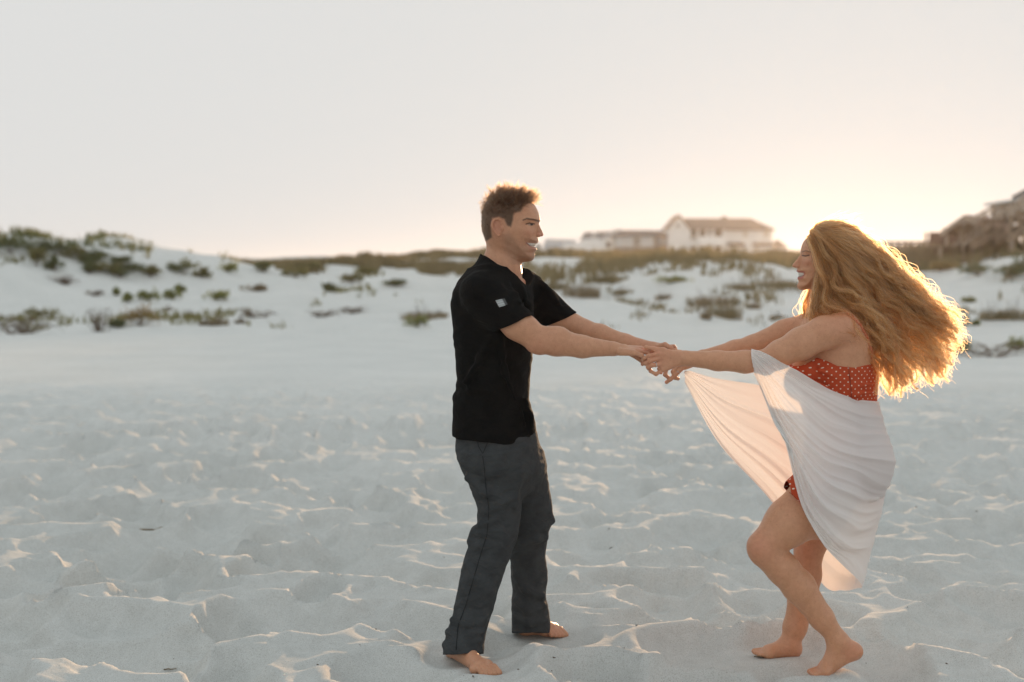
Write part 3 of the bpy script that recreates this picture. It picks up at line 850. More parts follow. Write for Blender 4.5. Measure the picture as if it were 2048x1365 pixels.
BW = House("boardwalk", 1750, 540, BY + 4, "low wooden boardwalk running along the dune top towards the shelter", "boardwalk")
BW.box("deck", M_WOOD, 1690, 1876, 497, 501, 0, 1.6)
BW.railing(1690, 1876, 483, 497, .05, M_WOOD, 14)
for px in range(1700, 1880, 29):
    BW.box("post", M_WOOD, px - 2, px + 2, 501.2, 552, .1, .24)
BE = House("boardwalk", 1960, 540, BY + 1.5, "raised wooden walkway between the gabled shelter and the tall porch", "boardwalk")
BE.box("deck", M_WOOD, 1962, 2040, 482, 487, 0, 1.6)
BE.railing(1985, 2040, 452, 470, 1.5, M_WOOD, 9)
BE.box("rear_screen", M_BROWN, 2000, 2075, 455, 482, 2.4, 2.46)
for px in (1966, 1984, 2002, 2030):
    BE.box("post", M_WOOD, px - 2.6, px + 2.6, 487.2, 570, .1, .26)
me = None
for i in range(9):      # vertical skirt boards under the walkway
    BE.box("skirt_board", M_BROWN, 1963 + i * 8.4, 1970.6 + i * 8.4, 488, 540 - 2 * (i % 3), 0.3, .34)

# ---------------------------------------------------------------- bits lying on the sand
def stick(px, py, wpx, label, lift=0.012, seed=1, thick=.006):
    p = flat_at(px, py); p[2] = tz(p[0], p[1]); kk = px_size(p); r = np.random.default_rng(seed)
    L = wpx * kk; b = MB()
    xs_ = np.linspace(-.5, .5, 9) * L
    yy = p[1] + np.cumsum(r.normal(size=9)) * L * .02
    zz = terrain(p[0] + xs_, yy)
    zz = np.maximum(zz, zz.max() - .02) + lift
    pts = np.stack([xs_, yy - p[1], zz - p[2]], 1)
    b.tube(pts, thick, thick * .5, 6)
    o = add_obj("stick", b.mesh("stick", True), M_STICK, loc=p, label=label, category="stick")
    return o
M_STICK = mat("stick_bark", (0.20, 0.15, 0.09), 0.9, var=0.3, scale=30)
stick(312, 1036, 92, "long thin tan stick lying on the churned sand", seed=3, thick=.007)
stick(340, 1299, 26, "short dark twig on the sand by a deep footprint", seed=4, thick=.003)
stick(1520, 1316, 24, "tiny forked twig next to the woman's planted foot", seed=6, thick=.002)
# ---------------------------------------------------------------- sculpting: signed distance fields on a grid, meshed with surface nets
class Field:
    def __init__(s, xs, ys, zs, fill=0.25):
        s.x, s.y, s.z = (np.asarray(a, dtype=np.float32) for a in (xs, ys, zs))
        s.D = np.full((len(xs), len(ys), len(zs)), fill, dtype=np.float32)
    def sub(s, lo, hi):
        out = []
        for c, a, b in ((s.x, lo[0], hi[0]), (s.y, lo[1], hi[1]), (s.z, lo[2], hi[2])):
            i, j = int(np.searchsorted(c, a)), int(np.searchsorted(c, b))
            out.append(slice(max(0, i - 1), min(len(c), j + 1)))
        return tuple(out)
    def put(s, prim, k=0.0, op='+'):
        f, lo, hi = prim
        m = 0.03 + k
        sl = s.sub(np.asarray(lo) - m, np.asarray(hi) + m)
        if any(q.stop <= q.start for q in sl): return s
        X = s.x[sl[0]][:, None, None]; Y = s.y[sl[1]][None, :, None]; Z = s.z[sl[2]][None, None, :]
        d = f(X, Y, Z).astype(np.float32)
        a = s.D[sl]
        if op == '-': d = -d; a = -a; d = -d; 
        if op == '+':
            r = np.minimum(a, d)
            if k > 0:
                h = np.maximum(k - np.abs(a - d), 0) / k; r = r - h * h * k * 0.25
        else:      # smooth subtraction: max(a, -d)
            a = s.D[sl]; nd = -f(X, Y, Z).astype(np.float32)
            r = np.maximum(a, nd)
            if k > 0:
                h = np.maximum(k - np.abs(a - nd), 0) / k; r = r + h * h * k * 0.25
        s.D[sl] = r
        return s
    def whole(s, fn):
        """s.D = fn(D, X, Y, Z) over the full grid"""
        s.D = fn(s.D, s.x[:, None, None], s.y[None, :, None], s.z[None, None, :]).astype(np.float32)
    def mesh(s):
        D = s.D
        ins = D < 0
        c = ins[:-1, :-1, :-1].astype(np.uint8)
        for dx in (0, 1):
            for dy in (0, 1):
                for dz in (0, 1):
                    if dx + dy + dz: c = c + ins[dx:D.shape[0] - 1 + dx, dy:D.shape[1] - 1 + dy, dz:D.shape[2] - 1 + dz]
        act = (c > 0) & (c < 8)
        I = np.argwhere(act)
        idx = np.full(act.shape, -1, dtype=np.int32); idx[act] = np.arange(len(I))
        cs = {}
        for dx in (0, 1):
            for dy in (0, 1):
                for dz in (0, 1): cs[dx, dy, dz] = D[I[:, 0] + dx, I[:, 1] + dy, I[:, 2] + dz]
        acc = np.zeros((len(I), 3)); cnt = np.zeros(len(I))
        keys = list(cs)
        for a in keys:
            for ax in range(3):
                if a[ax] == 0:
                    b = list(a); b[ax] = 1; b = tuple(b)
                    va, vb = cs[a], cs[b]
                    m = (va < 0) != (vb < 0)
                    t = va[m] / (va[m] - vb[m])
                    p = np.tile(np.array(a, float), (m.sum(), 1)); p[:, ax] = t
                    acc[m] += p; cnt[m] += 1
        loc = acc / cnt[:, None]
        P = np.empty((len(I), 3))
        for ax, cc in enumerate((s.x, s.y, s.z)):
            i = I[:, ax]; P[:, ax] = cc[i] + (cc[i + 1] - cc[i]) * loc[:, ax]
        quads = []
        for ax in range(3):
            u, v = [(1, 2), (2, 0), (0, 1)][ax]
            sa = [slice(None)] * 3; sb = [slice(None)] * 3
            sa[ax] = slice(0, -1); sb[ax] = slice(1, None)
            A, B = ins[tuple(sa)], ins[tuple(sb)]
            E = np.argwhere(A != B)
            ok = (E[:, u] > 0) & (E[:, v] > 0) & (E[:, u] < D.shape[u] - 1) & (E[:, v] < D.shape[v] - 1)
            E = E[ok]
            def cell(du, dv):
                q = E.copy(); q[:, u] -= du; q[:, v] -= dv
                return idx[q[:, 0], q[:, 1], q[:, 2]]
            q = np.stack([cell(1, 1), cell(0, 1), cell(0, 0), cell(1, 0)], 1)
            flip = ~A[tuple(E.T)]
            q[flip] = q[flip][:, ::-1]
            quads.append(q)
        Q = np.vstack(quads)
        Q = Q[(Q >= 0).all(1)]
        return P, Q

def relax(P, Q, n=2, lam=0.5):
    """a little Laplacian smoothing"""
    e = np.vstack([Q[:, [0, 1]], Q[:, [1, 2]], Q[:, [2, 3]], Q[:, [3, 0]]]); e = np.vstack([e, e[:, ::-1]])
    deg = np.bincount(e[:, 0], minlength=len(P))[:, None] + 1e-9
    P = P.copy()
    for i in range(n):
        for l in (lam, -lam * 1.04):
            s = np.stack([np.bincount(e[:, 0], weights=P[e[:, 1], k], minlength=len(P)) for k in range(3)], 1) / deg
            P += l * (s - P)
    return P

def axis(*segs):
    """piecewise uniform coordinates: (start, end, step) ..."""
    out = []
    for a, b, st in segs:
        n = max(1, int(round((b - a) / st))); out.append(np.linspace(a, b, n, endpoint=False))
    return np.concatenate(out + [[segs[-1][1]]])

def cone(a, b, r1, r2, flat=None):
    """tapered capsule; flat=(direction, factor) squeezes it along a direction"""
    a, b = np.asarray(a, float), np.asarray(b, float)
    rm = max(r1, r2); lo = np.minimum(a, b) - rm; hi = np.maximum(a, b) + rm
    ba = b - a; L2 = float(ba @ ba) + 1e-12; rr = r1 - r2; L = math.sqrt(L2)
    if flat is not None:
        fd = np.asarray(flat[0], float); fd = fd / np.linalg.norm(fd); ff = flat[1] - 1.0
    def f(X, Y, Z):
        px, py, pz = X - a[0], Y - a[1], Z - a[2]
        t0 = np.clip((px * ba[0] + py * ba[1] + pz * ba[2]) / L2, 0, 1)
        qx, qy, qz = px - t0 * ba[0], py - t0 * ba[1], pz - t0 * ba[2]
        if flat is not None:
            c = (qx * fd[0] + qy * fd[1] + qz * fd[2]) * ff
            qx, qy, qz = qx + c * fd[0], qy + c * fd[1], qz + c * fd[2]
        return np.sqrt(qx * qx + qy * qy + qz * qz) - (r1 - rr * t0)
    return f, lo, hi

def ball(c, R, rot=None):
    """ellipsoid with radii R, rot = 3x3 whose rows are its axes"""
    c = np.asarray(c, float); R = np.asarray(R, float) * np.ones(3); M = np.eye(3) if rot is None else np.asarray(rot, float)
    m = R.max()
    def f(X, Y, Z):
        px, py, pz = X - c[0], Y - c[1], Z - c[2]
        q = [(M[i, 0] * px + M[i, 1] * py + M[i, 2] * pz) for i in range(3)]
        k0 = np.sqrt(sum((q[i] / R[i]) ** 2 for i in range(3))); k1 = np.sqrt(sum((q[i] / R[i] ** 2) ** 2 for i in range(3))) + 1e-9
        return k0 * (k0 - 1) / k1
    return f, c - m, c + m

def chain(F, pts, rads, k=0.01, flat=None):
    for i in range(len(pts) - 1):
        F.put(cone(pts[i], pts[i + 1], rads[i], rads[i + 1], flat), k)

def row_z(py, Y):  # world height of a pixel row at depth Y on the optical column
    return W(1024, py, Y)[2]

def loft(rows, yaw=0.0, power=2.0):
    """stacked ovals. rows: (py, px_left, px_right, depth Y, half width across b) with outline as seen in the photograph"""
    zs, cx, cyy, A, B = [], [], [], [], []
    c, s_ = math.cos(yaw), math.sin(yaw)
    for (py, L, R, Y, b) in rows:
        l, r = W(L, py, Y), W(R, py, Y)
        hw = (r[0] - l[0]) / 2
        a = math.sqrt(max(hw * hw - (b * s_) ** 2, (0.35 * hw) ** 2)) / c
        zs.append((l[2] + r[2]) / 2); cx.append((l[0] + r[0]) / 2); cyy.append(Y); A.append(a); B.append(b)
    o = np.argsort(zs); zs, cx, cyy, A, B = (np.array(q)[o] for q in (zs, cx, cyy, A, B))
    def ev(Z, q): 
        # smooth interpolation: linear resampled and blurred
        zz = np.linspace(zs[0], zs[-1], 160); v = np.interp(zz, zs, q)
        kk = np.ones(9) / 9; vp = np.pad(v, 8, mode='edge'); v = np.convolve(np.convolve(vp, kk, 'same'), kk, 'same')[8:-8]
        return np.interp(Z, zz, v)
    def f(X, Y, Z):
        z = Z.ravel()
        sh = (1, 1, -1)
        a, b = ev(z, A).reshape(sh), ev(z, B).reshape(sh)
        dx, dy = X - ev(z, cx).reshape(sh), Y - ev(z, cyy).reshape(sh)
        u = dx * c - dy * s_; v = dx * s_ + dy * c
        q = (np.abs(u / a) ** power + np.abs(v / b) ** power) ** (1 / power)
        d = (q - 1) * np.minimum(a, b)
        dz = np.maximum(zs[0] - Z, Z - zs[-1])
        return np.maximum(d, dz)
    m = max(A.max(), B.max())
    return f, (cx.min() - m, cyy.min() - m, zs[0]), (cx.max() + m, cyy.max() + m, zs[-1])

def poly_dist(poly, u, v):
    """signed distance (positive inside) to a closed polygon, on arrays u, v"""
    P = np.asarray(poly, float); n = len(P)
    best = np.full(u.shape, 1e9); inside = np.zeros(u.shape, bool)
    for i in range(n):
        a, b = P[i], P[(i + 1) % n]
        e = b - a; wx, wy = u - a[0], v - a[1]
        t = np.clip((wx * e[0] + wy * e[1]) / (e @ e + 1e-12), 0, 1)
        best = np.minimum(best, (wx - t * e[0]) ** 2 + (wy - t * e[1]) ** 2)
        cnd = ((a[1] <= v) & (b[1] > v)) | ((b[1] <= v) & (a[1] > v))
        with np.errstate(divide='ignore', invalid='ignore'):
            xi = a[0] + (v - a[1]) / (b[1] - a[1] + 1e-12) * e[0]
        inside ^= cnd & (u < xi)
    d = np.sqrt(best)
    return np.where(inside, d, -d)

def smooth_poly(pts, n=6):
    P = np.asarray(pts, float); out = []
    N = len(P)
    for i in range(N):
        p0, p1, p2, p3 = P[i - 1], P[i], P[(i + 1) % N], P[(i + 2) % N]
        for t in np.arange(n) / n:
            out.append(0.5 * ((2 * p1) + (p2 - p0) * t + (2 * p0 - 5 * p1 + 4 * p2 - p3) * t * t + (3 * p1 - p0 - 3 * p2 + p3) * t ** 3))
    return np.array(out)

class Head:
    """a head given by its profile in photograph pixels (side view) and its half width as a relief over that profile"""
    def __init__(s, profile, cpx, cpy, Y, yaw, wmax, wlev, D):
        s.c = W(cpx, cpy, Y); s.k = np.linalg.norm(W(cpx + 1, cpy, Y) - s.c); s.cpx, s.cpy = cpx, cpy
        s.e = np.array([math.cos(yaw), math.sin(yaw)]); s.n = np.array([-math.sin(yaw), math.cos(yaw)])
        pr = smooth_poly(profile)
        s.u0, s.u1, s.v0, s.v1 = pr[:, 0].min() - 8, pr[:, 0].max() + 8, pr[:, 1].min() - 8, pr[:, 1].max() + 8
        s.gu = np.arange(s.u0, s.u1, 0.5); s.gv = np.arange(s.v0, s.v1, 0.5)
        U, V = np.meshgrid(s.gu, s.gv, indexing='ij')
        d = poly_dist(pr, U, V)
        t = np.clip(d / D, 0, 1)
        lev = np.interp(V, [q[0] for q in wlev], [q[1] for q in wlev])
        s.W = wmax * lev * np.sqrt(np.maximum(1 - (1 - t) ** 2, 0))
        s.W = np.where(d < 0, d, s.W)
        s.U, s.V, s.d = U, V, d
    def bump(s, u, v, amp, su, sv, rot=0.0):
        c, q = math.cos(rot), math.sin(rot)
        a = ((s.U - u) * c + (s.V - v) * q) / su; b = (-(s.U - u) * q + (s.V - v) * c) / sv
        s.W = s.W + np.where(s.d > 0, amp * np.exp(-(a * a + b * b)), 0) * np.clip(s.d / 3, 0, 1)
    def line(s, p, q, amp, w):
        p, q = np.array(p, float), np.array(q, float); e = q - p
        t = np.clip(((s.U - p[0]) * e[0] + (s.V - p[1]) * e[1]) / (e @ e), 0, 1)
        d2 = (s.U - p[0] - t * e[0]) ** 2 + (s.V - p[1] - t * e[1]) ** 2
        s.W = s.W + np.where(s.d > 0, amp * np.exp(-d2 / (w * w)), 0) * np.clip(s.d / 3, 0, 1)
    def prim(s):
        R = 0.17
        def f(X, Y, Z):
            dx, dy = X - s.c[0], Y - s.c[1]
            u = s.cpx + (dx * s.e[0] + dy * s.e[1]) / s.k
            w = np.abs(dx * s.n[0] + dy * s.n[1]) / s.k
            v = s.cpy - (Z - s.c[2]) / s.k
            u, v = np.broadcast_arrays(u, v)
            fu = np.clip((u - s.u0) / 0.5, 0, len(s.gu) - 1.001); fv = np.clip((v - s.v0) / 0.5, 0, len(s.gv) - 1.001)
            i, j = fu.astype(np.int32), fv.astype(np.int32); a, b = fu - i, fv - j
            Wv = (s.W[i, j] * (1 - a) + s.W[i + 1, j] * a) * (1 - b) + (s.W[i, j + 1] * (1 - a) + s.W[i + 1, j + 1] * a) * b
            return np.where(Wv > 0, (w - Wv) * 0.6, np.maximum(-Wv, w - 2)) * s.k
        lo = np.array([s.c[0] - R, s.c[1] - R, s.c[2] - (s.v1 - s.cpy) * s.k]); hi = np.array([s.c[0] + R, s.c[1] + R, s.c[2] + (s.cpy - s.v0) * s.k])
        return f, lo, hi
    def at(s, u, v, w=0.0):
        """world point at profile pixel (u,v) and side offset w pixels (towards +n)"""
        q = s.e * (u - s.cpx) * s.k + s.n * w * s.k
        return np.array([s.c[0] + q[0], s.c[1] + q[1], s.c[2] - (v - s.cpy) * s.k])
    def half(s, u, v):
        i = int(np.clip((u - s.u0) / .5, 0, len(s.gu) - 1)); j = int(np.clip((v - s.v0) / .5, 0, len(s.gv) - 1))
        return s.W[i, j]
    def uvw(s, P):
        dx, dy = P[:, 0] - s.c[0], P[:, 1] - s.c[1]
        return s.cpx + (dx * s.e[0] + dy * s.e[1]) / s.k, s.cpy - (P[:, 2] - s.c[2]) / s.k, (dx * s.n[0] + dy * s.n[1]) / s.k

def hand(F, wrist, pointing, palm_n, size, fingers, thumb, k=0.005, rad=1.0):
    """palm and five fingers. pointing: wrist->knuckles, palm_n: direction the palm faces.
    fingers: 4 lists of three bend angles (radians towards the palm) from index to little; thumb: list of 4 world points"""
    wrist = np.asarray(wrist, float)
    f = np.asarray(pointing, float); f /= np.linalg.norm(f)
    n = np.asarray(palm_n, float); n -= f * (n @ f); n /= np.linalg.norm(n)
    s_ = np.cross(n, f)                        # towards the thumb side for a right hand
    return f, n, s_

def paint(me, col):
    a = me.attributes.new("tint", 'FLOAT_COLOR', 'POINT')
    c = np.ones((len(me.vertices), 4), dtype=np.float32); c[:, :3] = col
    a.data.foreach_set("color", c.ravel())

def skin_material(name):
    m = bpy.data.materials.new(name); m.use_nodes = True
    n, l = m.node_tree.nodes, m.node_tree.links
    p = n["Principled BSDF"]
    at = n.new("ShaderNodeAttribute"); at.attribute_name = "tint"
    tc = n.new("ShaderNodeTexCoord")
    t = n.new("ShaderNodeTexNoise"); t.inputs["Scale"].default_value = 55; t.inputs["Detail"].default_value = 4; t.inputs["Roughness"].default_value = 0.65
    l.new(tc.outputs["Object"], t.inputs["Vector"])
    r = n.new("ShaderNodeValToRGB"); r.color_ramp.elements[0].position = 0.3; r.color_ramp.elements[0].color = (0.90, 0.865, 0.84, 1)
    r.color_ramp.elements[1].position = 0.65; r.color_ramp.elements[1].color = (1.02, 1.02, 1.02, 1)
    l.new(t.outputs["Fac"], r.inputs["Fac"])
    fr = n.new("ShaderNodeTexVoronoi"); fr.inputs["Scale"].default_value = 95           # freckles
    l.new(tc.outputs["Object"], fr.inputs["Vector"])
    rf_ = n.new("ShaderNodeValToRGB"); rf_.color_ramp.elements[0].position = 0.10; rf_.color_ramp.elements[0].color = (0.72, 0.62, 0.55, 1)
    rf_.color_ramp.elements[1].position = 0.24; rf_.color_ramp.elements[1].color = (1, 1, 1, 1)
    l.new(fr.outputs["Distance"], rf_.inputs["Fac"])
    x1 = n.new("ShaderNodeMixRGB"); x1.blend_type = 'MULTIPLY'; x1.inputs[0].default_value = 1
    x2 = n.new("ShaderNodeMixRGB"); x2.blend_type = 'MULTIPLY'; x2.inputs[0].default_value = 0.42
    l.new(at.outputs["Color"], x1.inputs[1]); l.new(r.outputs["Color"], x1.inputs[2])
    l.new(x1.outputs[0], x2.inputs[1]); l.new(rf_.outputs["Color"], x2.inputs[2])
    l.new(x2.outputs[0], p.inputs["Base Color"])
    p.inputs["Roughness"].default_value = 0.43; p.inputs["Specular IOR Level"].default_value = 0.42
    p.inputs["Subsurface Weight"].default_value = 0.22
    p.inputs["Subsurface Radius"].default_value = (1.0, 0.35, 0.18)
    p.inputs["Subsurface Scale"].default_value = 0.010
    b = n.new("ShaderNodeBump"); b.inputs["Strength"].default_value = 0.3; b.inputs["Distance"].default_value = 0.0025
    t2 = n.new("ShaderNodeTexNoise"); t2.inputs["Scale"].default_value = 190; l.new(tc.outputs["Object"], t2.inputs["Vector"])
    l.new(t2.outputs["Fac"], b.inputs["Height"]); l.new(b.outputs["Normal"], p.inputs["Normal"])
    return m

def cloth_mat(name, col, rough=0.9, weave=900.0, bump=0.15, var=0.12, vscale=9.0, sheen=0.0, crease=0.0):
    m = mat(name, col, rough, var=var, scale=vscale, bump=bump, bscale=weave, spec=0.15)
    n, l = m.node_tree.nodes, m.node_tree.links
    p = n["Principled BSDF"]
    p.inputs["Sheen Weight"].default_value = sheen
    if crease > 0:      # soft creases under the weave
        tc = n.new("ShaderNodeTexCoord"); mp = n.new("ShaderNodeMapping"); mp.inputs["Scale"].default_value = (1.0, 1.0, 1.9); mp.inputs["Rotation"].default_value = (.3, .5, .2)
        t = n.new("ShaderNodeTexNoise"); t.inputs["Scale"].default_value = 15; t.inputs["Detail"].default_value = 4; t.inputs["Distortion"].default_value = 1.2
        l.new(tc.outputs["Object"], mp.inputs["Vector"]); l.new(mp.outputs[0], t.inputs["Vector"])
        b = n.new("ShaderNodeBump"); b.inputs["Strength"].default_value = crease; b.inputs["Distance"].default_value = .03
        l.new(t.outputs["Fac"], b.inputs["Height"])
        old = [q for q in n if q.type == 'BUMP' and q != b]
        if old: l.new(b.outputs["Normal"], old[0].inputs["Normal"])
        else: l.new(b.outputs["Normal"], p.inputs["Normal"])
    return m

def hair_material(name, col, rough=0.3, rad=0.35, coat=0.0):
    m = bpy.data.materials.new(name); m.use_nodes = True
    n, l = m.node_tree.nodes, m.node_tree.links
    n.remove(n["Principled BSDF"])
    h = n.new("ShaderNodeBsdfHairPrincipled")
    h.parametrization = 'COLOR'
    h.inputs["Color"].default_value = (*col, 1)
    h.inputs["Roughness"].default_value = rough
    h.inputs["Radial Roughness"].default_value = rad
    ci = n.new("ShaderNodeHairInfo")
    mx = n.new("ShaderNodeValToRGB")
    mx.color_ramp.elements[0].color = (*[c * 0.40 for c in col], 1); mx.color_ramp.elements[1].color = (*[min(1, c * f) for c, f in zip(col, (1.65, 1.8, 2.0))], 1)
    l.new(ci.outputs["Random"], mx.inputs["Fac"]); l.new(mx.outputs["Color"], h.inputs["Color"])
    l.new(ci.outputs["Random"], h.inputs["Random"])
    l.new(h.outputs[0], n["Material Output"].inputs["Surface"])
    return m

def hair_obj(name, strands, r_root, r_tip, material, parent, label=None):
    """strands: array (n, m, 3)"""
    n, m_, _ = strands.shape
    cu = bpy.data.hair_curves.new(name)
    cu.add_curves([m_] * n)
    cu.attributes["position"].data.foreach_set("vector", strands.astype(np.float32).ravel())
    ra = cu.attributes.get("radius") or cu.attributes.new("radius", 'FLOAT', 'POINT')
    ra.data.foreach_set("value", np.tile(np.linspace(r_root, r_tip, m_), n).astype(np.float32))
    cu.materials.append(material)
    o = bpy.data.objects.new(name, cu); COL.objects.link(o); o.parent = parent
    if label: o["label"] = label
    return o
# ---------------------------------------------------------------- the man
def G(px, py):               # gaussian helper coordinates are photograph pixels
    return np.array([px, py], float)

def finish(name, P, Q, material, parent, origin, tint=None, smooth=True, label=None):
    me = new_mesh(name, P - origin, Q, smooth)
    if tint is not None: paint(me, tint)
    o = add_obj(name, me, material, parent, None if parent is not None else origin, label=label)
    return o

def mixc(col, mask, c):
    return col * (1 - mask[:, None]) + np.asarray(c)[None, :] * mask[:, None]

def seg_mask(u, v, p, q, w, soft=0.8):
    p, q = np.array(p, float), np.array(q, float); e = q - p
    t = np.clip(((u - p[0]) * e[0] + (v - p[1]) * e[1]) / (e @ e), 0, 1)
    d = np.sqrt((u - p[0] - t * e[0]) ** 2 + (v - p[1] - t * e[1]) ** 2)
    return 1 - sstep(w - soft, w + soft, d)

def poly_mask(u, v, poly, soft=0.6):
    return sstep(-soft, soft, poly_dist(poly, u, v))

def finger(F, pts, r=0.0088, tip=0.8, k=0.004):
    p = [W(*q) for q in pts]
    n = len(p)
    rr = np.linspace(r, r * tip, n)
    for i in range(n - 1): F.put(cone(p[i], p[i + 1], rr[i], rr[i + 1]), k)

M_SKIN = skin_material("man_skin")
YM = 4.95
PX = YM / F_PX

def build_man():
    origin = np.array([W(990, 1300, YM)[0], YM, 0.0])
    # ---------------- head
    prof = [(1064, 405), (1070.5, 413), (1076.5, 424), (1079.4, 434), (1080.6, 441), (1077.2, 449), (1075, 458), (1074.5, 468), (1075.5, 476),
            (1077.2, 481), (1075.6, 486), (1069.5, 490.5), (1069.8, 494), (1073.6, 498.5), (1070, 505), (1069.5, 511), (1068, 517), (1063, 522), (1052, 523.5), (1038, 522), (1020, 513),
            (1004, 508), (986, 500), (973, 484), (966, 465), (963.5, 445), (965, 425), (972, 405), (986, 392), (1008, 385.5), (1036, 387), (1052, 394)]
    Hd = Head(prof, 1020, 452, YM - .02, -0.13, 40.5, [(380, 1.0), (430, 1.0), (455, .97), (470, .94), (485, .87), (500, .80), (525, .70)], 41)
    Hd.bump(1062, 451, -4.6, 9, 5.5)            # orbit
    Hd.bump(1064.5, 451.2, 3.0, 5.0, 3.0)       # eye
    Hd.line((1053, 441), (1079, 440), 1.7, 3.0) # brow ridge
    Hd.line((1056, 447.5), (1069, 446.8), 0.9, 1.4)   # upper lid
    Hd.line((1058, 455.5), (1069, 455.5), 0.7, 1.5)   # lower lid
    Hd.bump(1060, 465, 4.0, 9, 7)               # smiling cheek
    Hd.bump(1045, 462, 1.5, 12, 8)
    Hd.line((1071.5, 471), (1058, 486), -1.6, 2.0)    # nasolabial fold
    Hd.line((1054, 482), (1053.5, 494), -1.2, 2.2)
    Hd.bump(1066, 479, 1.0, 5, 3.5)
    Hd.bump(1065, 490.5, -3.2, 8, 3.0)          # open mouth
    Hd.bump(1067, 498, 1.8, 6, 2.5)             # lower lip
    Hd.bump(1062, 506, -1.4, 7, 2.5)
    Hd.bump(1062, 514, 1.6, 6, 5)
    Hd.bump(1047, 432, -1.8, 10, 9)             # temple
    Hd.bump(1030, 478, -1.2, 9, 9)
    Hd.line((1006, 492), (1050, 516), 1.6, 5)   # jaw line
    xa = lambda p: W(p, 600, YM)[0]
    za = lambda p: row_z(p, YM - .1)
    F = Field(axis((xa(868), xa(955), .006), (xa(955), xa(1095), .0021), (xa(1095), xa(1225), .004), (xa(1225), xa(1362), .0019)),
              axis((4.52, 4.64, .005), (4.64, 5.04, .0024), (5.04, 5.36, .006)),
              axis((-.05, .14, .003), (.14, za(790), .009), (za(790), za(670), .0022), (za(670), za(535), .0045), (za(535), za(368), .0021)))
    F.put(Hd.prim())
    hp = Hd.at
    # nose
    F.put(cone(hp(1075.5, 450), hp(1081.0, 464), 3.0 * Hd.k, 3.3 * Hd.k), .006)
    F.put(cone(hp(1072, 452), hp(1078, 468), 4.0 * Hd.k, 5.6 * Hd.k), .006)
    F.put(cone(hp(1080.5, 463), hp(1083.2, 469.6), 3.4 * Hd.k, 4.1 * Hd.k), .004)
    for sg in (-1, 1):
        F.put(ball(hp(1077.5, 470.8, sg * 6.0), np.array([4.6, 3.6, 4.2]) * Hd.k), .004)
        F.put(ball(hp(1080.5, 475.2, sg * 3.4), np.array([2.4, 1.6, 1.2]) * Hd.k), .002, '-')
        # ear
        ec = lambda u, v, o=0: hp(u, v, sg * (Hd.half(1000, 456) + o))
        F.put(ball(ec(1001, 457, 0.5), np.array([9.5, 2.6, 15]) * Hd.k), .004)
        hel = [(1008, 449), (1007, 443), (1002, 440.5), (995.5, 441), (991, 446), (990, 453), (992.5, 461), (997, 468), (1001.5, 473), (1005, 472)]
        for a, b in zip(hel[:-1], hel[1:]):
            o1, o2 = 2.0 + (1008 - a[0]) * .22, 2.0 + (1008 - b[0]) * .22
            F.put(cone(ec(*a, o1), ec(*b, o2), 2.1 * Hd.k, 2.1 * Hd.k), .0025)
        F.put(ball(ec(1003, 459, 4.5), np.array([5.2, 4.0, 8.5]) * Hd.k), .003, '-')
        F.put(ball(ec(999, 449, 4.5), np.array([4.5, 2.2, 4.0]) * Hd.k), .003, '-')
        F.put(ball(ec(1009.5, 459.5, 1.2), np.array([2.2, 2.0, 4]) * Hd.k), .003)
    # teeth fill the open mouth
    F.put(ball(hp(1060, 490), np.array([12.2, 18, 4.2]) * Hd.k), .001)
    # neck
    F.put(cone(W(1005, 488, YM - .005), W(1000, 552, YM + .01), .0585, .066, ((0, 1, 0), 1.03)), .02)
    F.put(cone(W(1022, 505, YM - .04), W(1030, 558, YM - .04), .018, .014), .03)     # throat cord
    F.put(ball(W(1027, 535, YM), (.011, .012, .014)), .02)
    # torso, hidden under the shirt
    F.put(cone(W(985, 610, YM), W(985, 760, YM), .10, .095), .03)
    F.put(cone(W(985, 760, YM), W(994, 880, YM), .095, .10), .04)
    F.put(cone(W(962, 585, YM - .15), W(1052, 585, YM + .15), .06, .06), .05)
    F.put(cone(W(1000, 545, YM), W(985, 600, YM), .07, .09), .05)
    # legs
    F.put(cone(W(982, 910, 4.87), W(996, 1058, 4.87), .06, .045), .03); F.put(cone(W(996, 1058, 4.86), W(926, 1280, 4.80), .045, .034), .02)
    F.put(cone(W(1036, 910, 5.04), W(1062, 1058, 5.06), .06, .045), .03); F.put(cone(W(1062, 1058, 5.06), W(1058, 1240, 5.13), .045, .034), .02)
    # near arm (his right)
    F.put(cone(W(975, 594, 4.775), W(1034, 650, 4.745), .056, .054), .03)
    chain(F, [W(1034, 650, 4.745), W(1078, 684, 4.735)], [.054, .044], .02)
    F.put(ball(W(1050, 655, 4.738), (.05, .042, .036)), .03)
    chain(F, [W(1076, 682, 4.735), W(1112, 684, 4.725), W(1165, 694, 4.712), W(1226, 698, 4.702)], [.043, .0515, .040, .0265], .016)
    F.put(cone(W(1070, 668, 4.73), W(1120, 672, 4.71), .028, .030), .02)     # brachioradialis
    F.put(cone(W(1066, 694, 4.73), W(1080, 698, 4.735), .016, .016), .02)    # elbow point
    # near hand
    F.put(cone(W(1226, 698, 4.702), W(1246, 700, 4.70), .0245, .024, ((0, 0, 1), 1.12)), .012)
    for j, (yy, a, b) in enumerate(((4.672, (1240, 704), (1266, 706)), (4.688, (1240, 702), (1276, 703)), (4.706, (1240, 699), (1282, 700)), (4.724, (1240, 698), (1280, 698)))):
        F.put(cone(W(*a, yy), W(*b, yy - .002), .0150, .0115), .009)
    finger(F, [(1266, 706, 4.670), (1283, 711, 4.668), (1291, 721, 4.676), (1285, 729, 4.684)], .0086)
    finger(F, [(1276, 703, 4.686), (1298, 706, 4.690), (1303, 719, 4.698), (1293, 729, 4.70)], .0094)
    finger(F, [(1282, 700, 4.704), (1303, 704, 4.708), (1307, 718, 4.714), (1298, 728, 4.716)], .0096)
